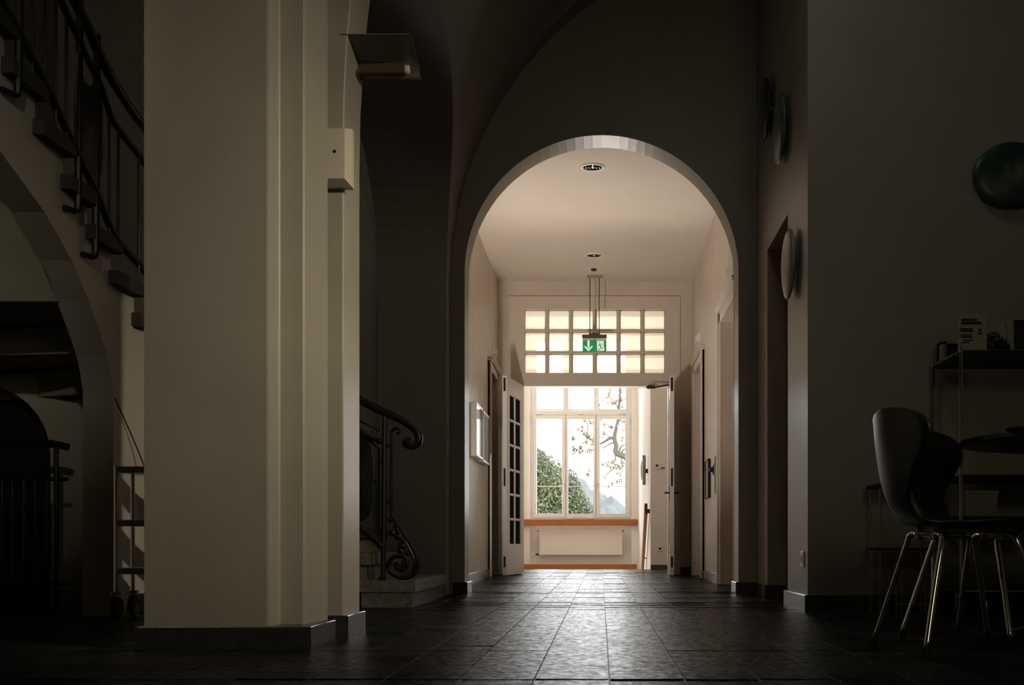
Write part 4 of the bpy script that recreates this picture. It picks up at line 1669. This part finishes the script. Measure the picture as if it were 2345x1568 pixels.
sc = thing('stairwell_wall_lamp', 'white wall lamp with grey back plate on right stairwell wall', 'lamp', (SR, 17.0, 1.25))
bm = B()
box(bm, 0.625, 0.672, 16.98, 17.03, 1.243, 1.685, 0.003)
link_mesh('back_plate', bm, mat('lamp_plate_grey', (0.26, 0.24, 0.21), 0.5), sc)
bm = B()
prism(bm, [(0.632, 1.295), (0.606, 1.325), (0.596, 1.40), (0.596, 1.53), (0.606, 1.59), (0.632, 1.615)], 'y', 16.95, 17.06)
link_mesh('diffuser', bm, M['white_paint'], sc)
bm = B()
box(bm, 0.672, SR, 16.985, 17.025, 1.42, 1.48, 0.003)
lathe(bm, (SR - 0.006, 17.005, 1.45), [(0.045, 0), (0.045, 0.006)], axis='x', n=16)
link_mesh('bracket', bm, M['iron'], sc)

th_ = thing('wall_control_unit', 'small white control unit with dark display on wall right of doorway', 'control', (0.84, 16.08, 1.43))
vy = 16.10
def vx(px): return (px - CX) * vy / F
def vz(py): return H - (py - CY) * vy / F
bm = B()
box(bm, vx(1500.5), vx(1522), vy - 0.028, vy, vz(1073.5), vz(1062.8), 0.003)
link_mesh('case', bm, M['white_paint'], th_)
bm = B()
box(bm, vx(1502), vx(1507), vy - 0.030, vy - 0.027, vz(1069), vz(1063.6))
link_mesh('display', bm, M['black'], th_)
bm = B()
box(bm, vx(1513), vx(1521.5), vy - 0.030, vy - 0.027, vz(1072.8), vz(1070.3))
link_mesh('label_strip', bm, M['black'], th_)
so = thing('wall_socket', 'white wall socket low on the white wall right of doorway', 'socket', (0.84, 16.08, 0.25))
bm = B()
box(bm, vx(1505), vx(1518), vy - 0.010, vy, vz(1262.5), vz(1250.5), 0.003)
link_mesh('cover', bm, M['white_paint'], so)
bm = B()
lathe(bm, (vx(1511.5), vy - 0.013, vz(1256)), [(0.016, 0), (0.018, 0.004)], axis='y', n=14)
link_mesh('outlet', bm, M['iron'], so)

# made-up housings for the landing and corridor fills, out of view
lu = thing('landing_fill_trough', 'added long trough holding the fill light on the landing, out of view', 'lamp', (-0.4, 20.5, -2.475))
bm = B()
obox(bm, (-0.4, 20.83, -1.69), (1, 0, 0), (0, -0.45, -0.89), (0, -0.89, 0.45), 1.66, 1.24, 0.06)
link_mesh('trough', bm, M['steel'], lu)
for x in (-1.0, 0.2):
    bm = B()
    tube(bm, [(x, 20.88, -1.7), (x, 21.1, -2.475)], 0.02, 8)
    link_mesh('leg', bm, M['steel'], lu)
ul = thing('corridor_fill_trough', 'added low trough holding the corridor fill light, hidden behind left arch jamb', 'lamp', (-1.165, 8.95, 0))
bm = B()
box(bm, -1.212, -1.105, 8.5, 9.4, 0.0, 0.02)
box(bm, -1.212, -1.208, 8.5, 9.4, 0.02, 0.14)
box(bm, -1.109, -1.105, 8.5, 9.4, 0.02, 0.14)
link_mesh('trough', bm, M['steel'], ul)

# ------------------------------------------------------------------ right-hand wall: ceramic discs, socket
def disc(name_label, c, nrm, ry_, rz_, tilt, m, th=0.045, seed=1):
    """Rounded ceramic plate hung a little off the wall; radii along the wall and up."""
    rnd = random.Random(seed)
    bm = B()
    n = 40
    nrm = Vector(nrm)
    side = Vector((0, 0, 1)).cross(nrm).normalized()
    up = Vector((0, 0, 1))
    ph = [rnd.uniform(0, 6.28) for _ in range(3)]
    rings = []
    for f, d in ((0.0, 0.0), (0.90, 0.004), (0.985, 0.010), (1.0, 0.018), (0.97, 0.026), (0.80, 0.036), (0.5, 0.043), (0.2, 0.046)):
        ring = []
        for k in range(n):
            a = 2 * math.pi * k / n
            wob = 1 + 0.02 * math.sin(2 * a + ph[0]) + 0.015 * math.sin(3 * a + ph[1])
            u, v = ry_ * f * wob * math.cos(a), rz_ * f * wob * math.sin(a)
            u2 = u * math.cos(tilt) - v * math.sin(tilt)
            v2 = u * math.sin(tilt) + v * math.cos(tilt)
            ring.append(bm.verts.new(Vector(c) + side * u2 + up * v2 + nrm * (0.02 + d * th / 0.046 )))
        rings.append(ring)
    for i in range(1, len(rings) - 1):
        for k in range(n):
            bm.faces.new((rings[i][k], rings[i][(k + 1) % n], rings[i + 1][(k + 1) % n], rings[i + 1][k]))
    bm.faces.new(rings[1])
    bm.faces.new(rings[-1])
    for v in rings[0]:
        bm.verts.remove(v)
    t = thing('ceramic_disc', name_label, 'wall disc', Vector(c), group='round ceramic discs on the right-hand walls')
    o = link_mesh('plate', bm, m, t, smooth=True)
    bm = B()
    q = Vector(c)
    tube(bm, [q, q + nrm * 0.024], 0.02, 10)
    link_mesh('wall_mount', bm, M['steel'], t)
    return t


disc('dark blue ceramic disc, topmost one on the narrow right wall', (1.12, 7.49, 3.225), (-1, 0, 0), 0.185, 0.192, 0.0, M['glaze_blue'], seed=2)
disc('green mottled ceramic disc just right of the dark blue one', (1.12, 6.88, 2.876), (-1, 0, 0), 0.19, 0.215, 0.12, M['glaze_green'], seed=3)
disc('pale grey ceramic disc, lowest one beside the dark doorway', (1.12, 6.56, 1.978), (-1, 0, 0), 0.185, 0.205, 0.0, M['glaze_pale'], seed=4)
disc('big dark green ceramic disc cut by the right edge, above the shelf', (W(2322, 402, 6.09).x, 6.12, W(2322, 402, 6.09).z), (0, -1, 0), 0.225, 0.178, 0.12, M['glaze_dark'], seed=9)

sk = thing('wall_socket', 'white wall socket low on the narrow right wall beside the baseboard', 'socket', (1.12, 6.27, 0.235))
bm = B()
box(bm, 1.108, 1.12, 6.225, 6.315, 0.232, 0.320, 0.003)
link_mesh('cover', bm, mat('socket_white', (0.85, 0.82, 0.76), 0.25), sk)
bm = B()
lathe(bm, (1.1065, 6.27, 0.276), [(0.020, 0), (0.022, 0.002)], axis='x', n=20)
link_mesh('outlet', bm, M['iron'], sk)

# ------------------------------------------------------------------ steel shelf unit on castors
shx0, shx1, shy0, shy1 = 1.777, 2.53, 5.60, 6.075
sh = thing('shelf_unit', 'black and chrome shelf unit on castors against the dark right wall', 'shelf', ((shx0 + shx1) / 2, (shy0 + shy1) / 2, 0))
for x in (shx0, shx1):
    for y in (shy0, shy1):
        bm = B()
        tube(bm, [(x, y, 0.115), (x, y, 1.315)], 0.0095, 10)
        lathe(bm, (x, y, 1.306), [(0.013, 0), (0.014, 0.012), (0.009, 0.022)], n=12)
        p = link_mesh('post', bm, M['chrome'], sh)
        bm = B()
        cyy = y + (0.03 if y < 5.8 else -0.02)
        lathe(bm, (x - 0.014, cyy, 0.046), [(0.030, 0), (0.045, 0.004), (0.045, 0.024), (0.030, 0.028)], axis='x', n=20)
        link_mesh('castor_wheel', bm, M['rubber'], p)
        bm = B()
        prism(bm, [(x - 0.022, 0.036), (x - 0.017, 0.036), (x - 0.017, 0.094), (x + 0.017, 0.094), (x + 0.017, 0.036), (x + 0.022, 0.036), (x + 0.022, 0.118), (x - 0.022, 0.118)], 'y', cyy - 0.014, cyy + 0.014)
        link_mesh('castor_fork', bm, M['steel'], p)
for z in (0.125, 0.70, 1.312):
    for (a, b) in (((shx0, shy0), (shx1, shy0)), ((shx0, shy1), (shx1, shy1)), ((shx0, shy0), (shx0, shy1)), ((shx1, shy0), (shx1, shy1))):
        bm = B()
        tube(bm, [(*a, z), (*b, z)], 0.006, 8)
        link_mesh('cross_tube', bm, M['chrome'], sh)
    bm = B()
    box(bm, shx0 + 0.008, shx1 - 0.008, shy0 + 0.008, shy1 - 0.008, z - 0.018, z + 0.004)
    link_mesh('shelf_panel', bm, M['black'], sh)
bm = B()
box(bm, shx0 + 0.01, shx1 - 0.01, shy0 + 0.01, shy1 - 0.02, 0.475, 0.497)
link_mesh('pull_out_tray', bm, M['black'], sh)

# things on the shelf unit
by = 5.66
b_ = thing('storage_bin', 'grey green tapered plastic bin on the middle tray of the shelf unit', 'bin', (1.93, 5.8, 0.497))
bm = B()
def binloft(z0, z1, in0, in1, bm):
    xa, xb = W(2210, 0, by).x, W(2286, 0, by).x
    lo = [bm.verts.new(p) for p in ((xa + in0, by + in0, z0), (xb - in0, by + in0, z0), (xb - in0, by + 0.30 - in0, z0), (xa + in0, by + 0.30 - in0, z0))]
    hi = [bm.verts.new(p) for p in ((xa + in1, by + in1, z1), (xb - in1, by + in1, z1), (xb - in1, by + 0.30 - in1, z1), (xa + in1, by + 0.30 - in1, z1))]
    for i in range(4):
        bm.faces.new((lo[i], lo[(i + 1) % 4], hi[(i + 1) % 4], hi[i]))
    bm.faces.new(lo)
    bm.faces.new(hi)
binloft(0.498, 0.610, 0.010, 0.0, bm)
link_mesh('body', bm, M['grey_plastic'], b_)
bm = B()
binloft(0.611, 0.626, -0.003, -0.003, bm)
link_mesh('rim', bm, M['grey_plastic'], b_)

def poster(name, label, px0, px1, ptop, y, lean, rows, cat='notice'):
    zb_ = 1.316
    x0, x1 = W(px0, 0, y).x, W(px1, 0, y).x
    zt_ = W(0, ptop, y).z
    t = thing(name, label, cat, ((x0 + x1) / 2, y, zb_))
    h_ = zt_ - zb_
    bm = B()
    v = [bm.verts.new(p) for p in ((x0, y, zb_), (x1, y, zb_), (x1, y + lean, zt_), (x0, y + lean, zt_))]
    w_ = [bm.verts.new(p) for p in ((x0, y + 0.004, zb_), (x1, y + 0.004, zb_), (x1, y + lean + 0.004, zt_), (x0, y + lean + 0.004, zt_))]
    bm.faces.new(v)
    bm.faces.new(w_)
    for i in range(4):
        bm.faces.new((v[i], v[(i + 1) % 4], w_[(i + 1) % 4], w_[i]))
    link_mesh('sheet', bm, M['paper'], t)
    if rows:
        bm = B()
        for (u0, u1, f, hh) in rows:
            z = zt_ - f * h_
            yy = y + lean * (z - zb_) / h_
            box(bm, x0 + u0 * (x1 - x0), x0 + u1 * (x1 - x0), yy - 0.0015, yy - 0.0005, z - hh / 2, z + hh / 2)
        link_mesh('print_lines', bm, M['ink'], t)
    return t


poster('paper_notice', 'upright pale paper notice with printed lines at left front of shelf top', 2194, 2260, 718, 5.63, 0.012,
       [(0.14, 0.68, 0.155, 0.011), (0.14, 0.82, 0.243, 0.012), (0.08, 0.52, 0.40, 0.007), (0.10, 0.54, 0.455, 0.009), (0.72, 0.82, 0.43, 0.012), (0.70, 0.84, 0.52, 0.010), (0.06, 0.50, 0.56, 0.005), (0.12, 0.50, 0.62, 0.008), (0.18, 0.52, 0.71, 0.006), (0.10, 0.40, 0.77, 0.005)])
poster('paper_card', 'pale paper card standing behind dark leafy arrangement on shelf top', 2307, 2326, 731, 5.70, 0.010, None, 'card')
poster('paper_card', 'second, lower paper card between the notice and the taller card', 2286, 2306, 738, 5.72, 0.010, None, 'card')
t = thing('leafy_arrangement', 'dark low leafy arrangement beside the paper notice on shelf top', 'plant', (W(2275, 0, 5.68).x, 5.68, 1.316))
bm = B()
rnd = random.Random(8)
for _ in range(240):
    px = rnd.uniform(2242, 2312)
    top = 760 + 30 * abs((px - 2275) / 35) ** 1.5
    py = rnd.uniform(top, 798)
    p = W(px, py, rnd.uniform(5.645, 5.71))
    u = Vector((rnd.gauss(0, 1), rnd.gauss(0, 1), rnd.gauss(0, 1))).normalized()
    v = u.orthogonal().normalized()
    sz = rnd.uniform(0.008, 0.018)
    bm.faces.new([bm.verts.new(q) for q in (p - u * sz, p + v * sz * 0.6, p + u * sz, p - v * sz * 0.6)])
link_mesh('leaves', bm, mat('dark_leaf', (0.03, 0.04, 0.025), 0.6), t)['kind'] = 'stuff'
bm = B()
lathe(bm, (W(2275, 0, 5.68).x, 5.68, 1.3165), [(0.05, 0), (0.06, 0.02), (0.055, 0.025)], n=18)
link_mesh('bowl', bm, M['black'], t)
t = thing('black_box', 'black box standing at the right edge of shelf top', 'box', (2.14, 5.75, 1.316))
bm = B()
xa = W(2329, 0, 5.66).x
prism(bm, [(5.66, 1.3175), (5.66, 1.44), (5.69, 1.482), (5.86, 1.482), (5.86, 1.3175)], 'x', xa, xa + 0.14)
link_mesh('case', bm, M['black'], t)
bm = B()
lathe(bm, (xa + 0.055, 5.658, 1.455), [(0.006, 0), (0.007, 0.004)], axis='y', n=10)
link_mesh('button', bm, M['steel'], t)
t = thing('storage_jar', 'small clear jar with dark lid at rear left corner of shelf top', 'jar', (1.83, 6.02, 1.316))
jx = W(2160, 0, 5.98).x
bm = B()
lathe(bm, (jx, 5.98, 1.317), [(0.020, 0), (0.021, 0.004), (0.021, 0.085), (0.016, 0.094)], n=18)
link_mesh('glass_body', bm, M['clear_plastic'], t, smooth=False)
bm = B()
lathe(bm, (jx, 5.98, 1.411), [(0.021, 0), (0.021, 0.012)], n=18)
link_mesh('lid', bm, M['black'], t)
t = thing('picture_stand', 'small dark empty frame standing beside the jar on shelf top', 'frame', (1.86, 6.0, 1.316))
xa, xb = W(2146, 0, 6.05).x, W(2192, 0, 6.05).x
zt_ = W(0, 787, 6.05).z
bm = B()
box(bm, xa, xb, 6.045, 6.055, zt_ - 0.010, zt_)
box(bm, xa, xa + 0.008, 6.045, 6.055, 1.317, zt_)
box(bm, xb - 0.008, xb, 6.045, 6.055, 1.317, zt_)
box(bm, xa, xb, 6.045, 6.055, 1.317, 1.325)
link_mesh('frame', bm, M['black'], t)
bm = B()
box(bm, xa + 0.008, xb - 0.008, 6.052, 6.056, 1.325, zt_ - 0.010)
link_mesh('backing', bm, mat('dark_card', (0.07, 0.06, 0.05), 0.7), t)

# ------------------------------------------------------------------ low wire rack beside the shelf unit
wr = thing('wire_rack', 'low black wire rack standing at the wall left of the shelf unit', 'rack', (1.60, 5.92, 0))
wy0, wy1 = 5.84, 6.06
def rwx(px): return W(px, 0, wy0).x
wz_ = W(0, 1257, wy0).z
bm = B()
box(bm, rwx(2006), rwx(2148), wy0, wy1, wz_ - 0.008, wz_ + 0.006)
link_mesh('lower_shelf', bm, M['black'], wr)
wz2 = W(0, 1111, wy0).z
bm = B()
box(bm, rwx(2005), rwx(2148), wy0, wy1, wz2 - 0.012, wz2 + 0.008, 0.004)
link_mesh('upper_shelf', bm, M['black'], wr)
for px in (2016, 2053, 2066, 2110, 2121, 2132, 2144):
    bm = B()
    tube(bm, [(rwx(px), wy0 + 0.004, 0.0), (rwx(px), wy0 + 0.004, wz2 - 0.012 if px in (2016, 2144) else wz_ - 0.008)], 0.0035, 6)
    link_mesh('wire', bm, M['steel'], wr)
for px in (2016, 2144):
    bm = B()
    tube(bm, [(rwx(px), wy1 - 0.006, 0.0), (rwx(px), wy1 - 0.006, wz2 - 0.012)], 0.0035, 6)
    link_mesh('wire', bm, M['steel'], wr)
bm = B()
tube(bm, [(rwx(2053), wy0 + 0.004, 0.05), (rwx(2144), wy0 + 0.004, 0.05)], 0.003, 6)
link_mesh('wire', bm, M['steel'], wr)

# ------------------------------------------------------------------ round table
tcx, tcy, tz, trd = 1.83, 4.22, 0.752, 0.475
tb = thing('round_table', 'dark round pedestal table cut by the right edge, behind the chairs', 'table', (tcx, tcy, 0))
bm = B()
lathe(bm, (tcx, tcy, tz - 0.022), [(trd - 0.012, 0), (trd, 0.004), (trd, 0.018), (trd - 0.006, 0.022)], n=64)
link_mesh('tabletop', bm, mat('table_dark', (0.02, 0.02, 0.021), 0.25, spec=0.6), tb, smooth=False)
bm = B()
lathe(bm, (tcx, tcy, 0.05), [(0.03, 0), (0.03, 0.64), (0.06, 0.655), (0.16, 0.663)], n=20)
link_mesh('pedestal', bm, M['chrome'], tb)
for k in range(4):
    a = math.radians(213 + 90 * k)
    bm = B()
    e = Vector((tcx + 0.36 * math.cos(a), tcy + 0.36 * math.sin(a), 0.012))
    tube(bm, [(tcx, tcy, 0.075), Vector((tcx, tcy, 0.07)).lerp(e, 0.5) + Vector((0, 0, 0.012)), e], [0.02, 0.016, 0.011], 8)
    link_mesh('foot', bm, M['chrome'], tb)
t = thing('table_decoration', 'small green sprig decoration on the dark round table', 'plant', (W(2325, 0, 3.95).x, 3.95, tz))
bm = B()
rnd = random.Random(12)
for _ in range(70):
    p = W(rnd.uniform(2305, 2350), rnd.uniform(985, 1004), 3.95 + rnd.uniform(-0.03, 0.03))
    p.z = max(p.z, tz + 0.012)
    u = Vector((rnd.gauss(0, 1), rnd.gauss(0, 1), rnd.gauss(0, 1))).normalized()
    v = u.orthogonal().normalized()
    sz = rnd.uniform(0.006, 0.013)
    bm.faces.new([bm.verts.new(q) for q in (p - u * sz, p + v * sz * 0.6, p + u * sz, p - v * sz * 0.6)])
link_mesh('leaves', bm, mat('sprig_green', (0.16, 0.17, 0.05), 0.6), t)['kind'] = 'stuff'
bm = B()
lathe(bm, (W(2325, 0, 3.95).x, 3.95, tz + 0.001), [(0.03, 0), (0.034, 0.006), (0.03, 0.012)], n=16)
link_mesh('dish', bm, M['black'], t)

# ------------------------------------------------------------------ shell chairs
def make_chair(label):
    """Moulded plywood shell on four splayed chrome legs; built facing +X."""
    t = thing('shell_chair', label, 'chair', (0, 0, 0), group='black shell chairs at the round table')
    # centre line of the shell in (u forward, z up) with half widths and edge curl
    prof = [(0.225, 0.412, 0.150, 0.00), (0.215, 0.425, 0.178, 0.0), (0.17, 0.440, 0.195, 0.004), (0.08, 0.438, 0.205, 0.008), (-0.02, 0.430, 0.200, 0.010), (-0.10, 0.426, 0.172, 0.010),
            (-0.150, 0.430, 0.118, 0.006), (-0.180, 0.446, 0.090, 0.004), (-0.208, 0.475, 0.082, 0.003), (-0.229, 0.520, 0.092, 0.006), (-0.245, 0.575, 0.130, 0.020), (-0.256, 0.635, 0.178, 0.040),
            (-0.263, 0.690, 0.214, 0.056), (-0.267, 0.730, 0.220, 0.058), (-0.270, 0.764, 0.202, 0.050), (-0.272, 0.790, 0.164, 0.032), (-0.273, 0.807, 0.095, 0.012), (-0.273, 0.814, 0.020, 0.001)]
    m = 14
    th = 0.010
    pts = spline([Vector(p[:2] + (0,)) for p in prof], 3)
    wd = spline([Vector((p[2], p[3], 0)) for p in prof], 3)
    bm = B()
    front, back = [], []
    n = len(pts)
    for i in range(n):
        tng = (pts[min(i + 1, n - 1)] - pts[max(i - 1, 0)]).normalized()
        nr = Vector((-tng.y, tng.x))        # towards the underside / rear
        if nr.y > 0 and i < n // 3:
            nr = -nr
        nr = Vector((tng.y, -tng.x))
        fr, bk = [], []
        for k in range(m + 1):
            q = -1 + 2 * k / m
            w = max(0.01, wd[i].x)
            curl = wd[i].y * q * q
            # the edge curls to the sitter's side
            base = Vector((pts[i].x, pts[i].y)) + nr * (curl)
            fr.append(bm.verts.new((base.x, q * w, base.y)))
            bb_ = base - nr * th
            bk.append(bm.verts.new((bb_.x, q * w, bb_.y)))
        front.append(fr)
        back.append(bk)
    for i in range(n - 1):
        for k in range(m):
            bm.faces.new((front[i][k], front[i][k + 1], front[i + 1][k + 1], front[i + 1][k]))
            bm.faces.new((back[i][k], back[i + 1][k], back[i + 1][k + 1], back[i][k + 1]))
        bm.faces.new((front[i][0], front[i + 1][0], back[i + 1][0], back[i][0]))
        bm.faces.new((front[i][m], back[i][m], back[i + 1][m], front[i + 1][m]))
    for k in range(m):
        bm.faces.new((front[0][k], back[0][k], back[0][k + 1], front[0][k + 1]))
        bm.faces.new((front[-1][k], front[-1][k + 1], back[-1][k + 1], back[-1][k]))
    link_mesh('shell', bm, M['shell'], t, smooth=True, local=True)
    r = 0.0105
    zt_ = 0.393
    for (uf, ut, vf, vt) in ((-0.225, -0.125, 0.215, 0.115), (0.215, 0.115, 0.225, 0.125)):
        bm = B()
        tube(bm, spline([(ut, -vt + 0.02, zt_), (ut, 0, zt_), (ut, vt - 0.02, zt_)], 3), r, 10)
        bar = link_mesh('cross_bar', bm, M['chrome'], t, smooth=True, local=True)
        for sg in (-1, 1):
            bm = B()
            tube(bm, spline([(ut, sg * (vt - 0.02), zt_), (ut - 0.004 * (1 if uf < 0 else -1), sg * (vt + 0.006), zt_ - 0.004), (ut + (uf - ut) * 0.09, sg * (vt + 0.022), zt_ - 0.03), (ut + (uf - ut) * 0.5, sg * (vt + (vf - vt) * 0.55), zt_ * 0.53), (uf, sg * vf, 0.012)], 4), r, 10)
            lg = link_mesh('leg', bm, M['chrome'], t, smooth=True, local=True)
            bm = B()
            tube(bm, [(uf - (uf - ut) * 0.05, sg * (vf - 0.004), 0.028), (uf, sg * vf, 0.0)], 0.0135, 10)
            link_mesh('foot_cap', bm, M['rubber'], lg, local=True)
        for sg in (-1, 1):
            bm = B()
            box(bm, ut - 0.012, ut + 0.012, sg * 0.06 - 0.014, sg * 0.06 + 0.014, zt_ - 0.020, zt_ + 0.030, 0.003)
            link_mesh('clamp', bm, M['clamp'], t, local=True)
    bm = B()
    box(bm, -0.125, 0.115, -0.03, 0.03, zt_ + 0.008, zt_ + 0.020, 0.003)
    link_mesh('under_plate', bm, M['steel'], t, local=True)
    return t


M['clamp'] = mat('clamp_plastic', (0.55, 0.53, 0.46), 0.5)
ch = make_chair('nearer black shell chair with back turned left, window light along its rim')
ch.location = (1.224, 3.855, 0)
ch.rotation_euler = (0, 0, math.radians(8.5))
ch2 = copy_tree(ch)
ch2['label'] = 'farther black shell chair half hidden behind the nearer chair, tucked under the table'
ch2.location = (1.445, 4.275, 0)
ch2.rotation_euler = (0, 0, math.radians(-46))
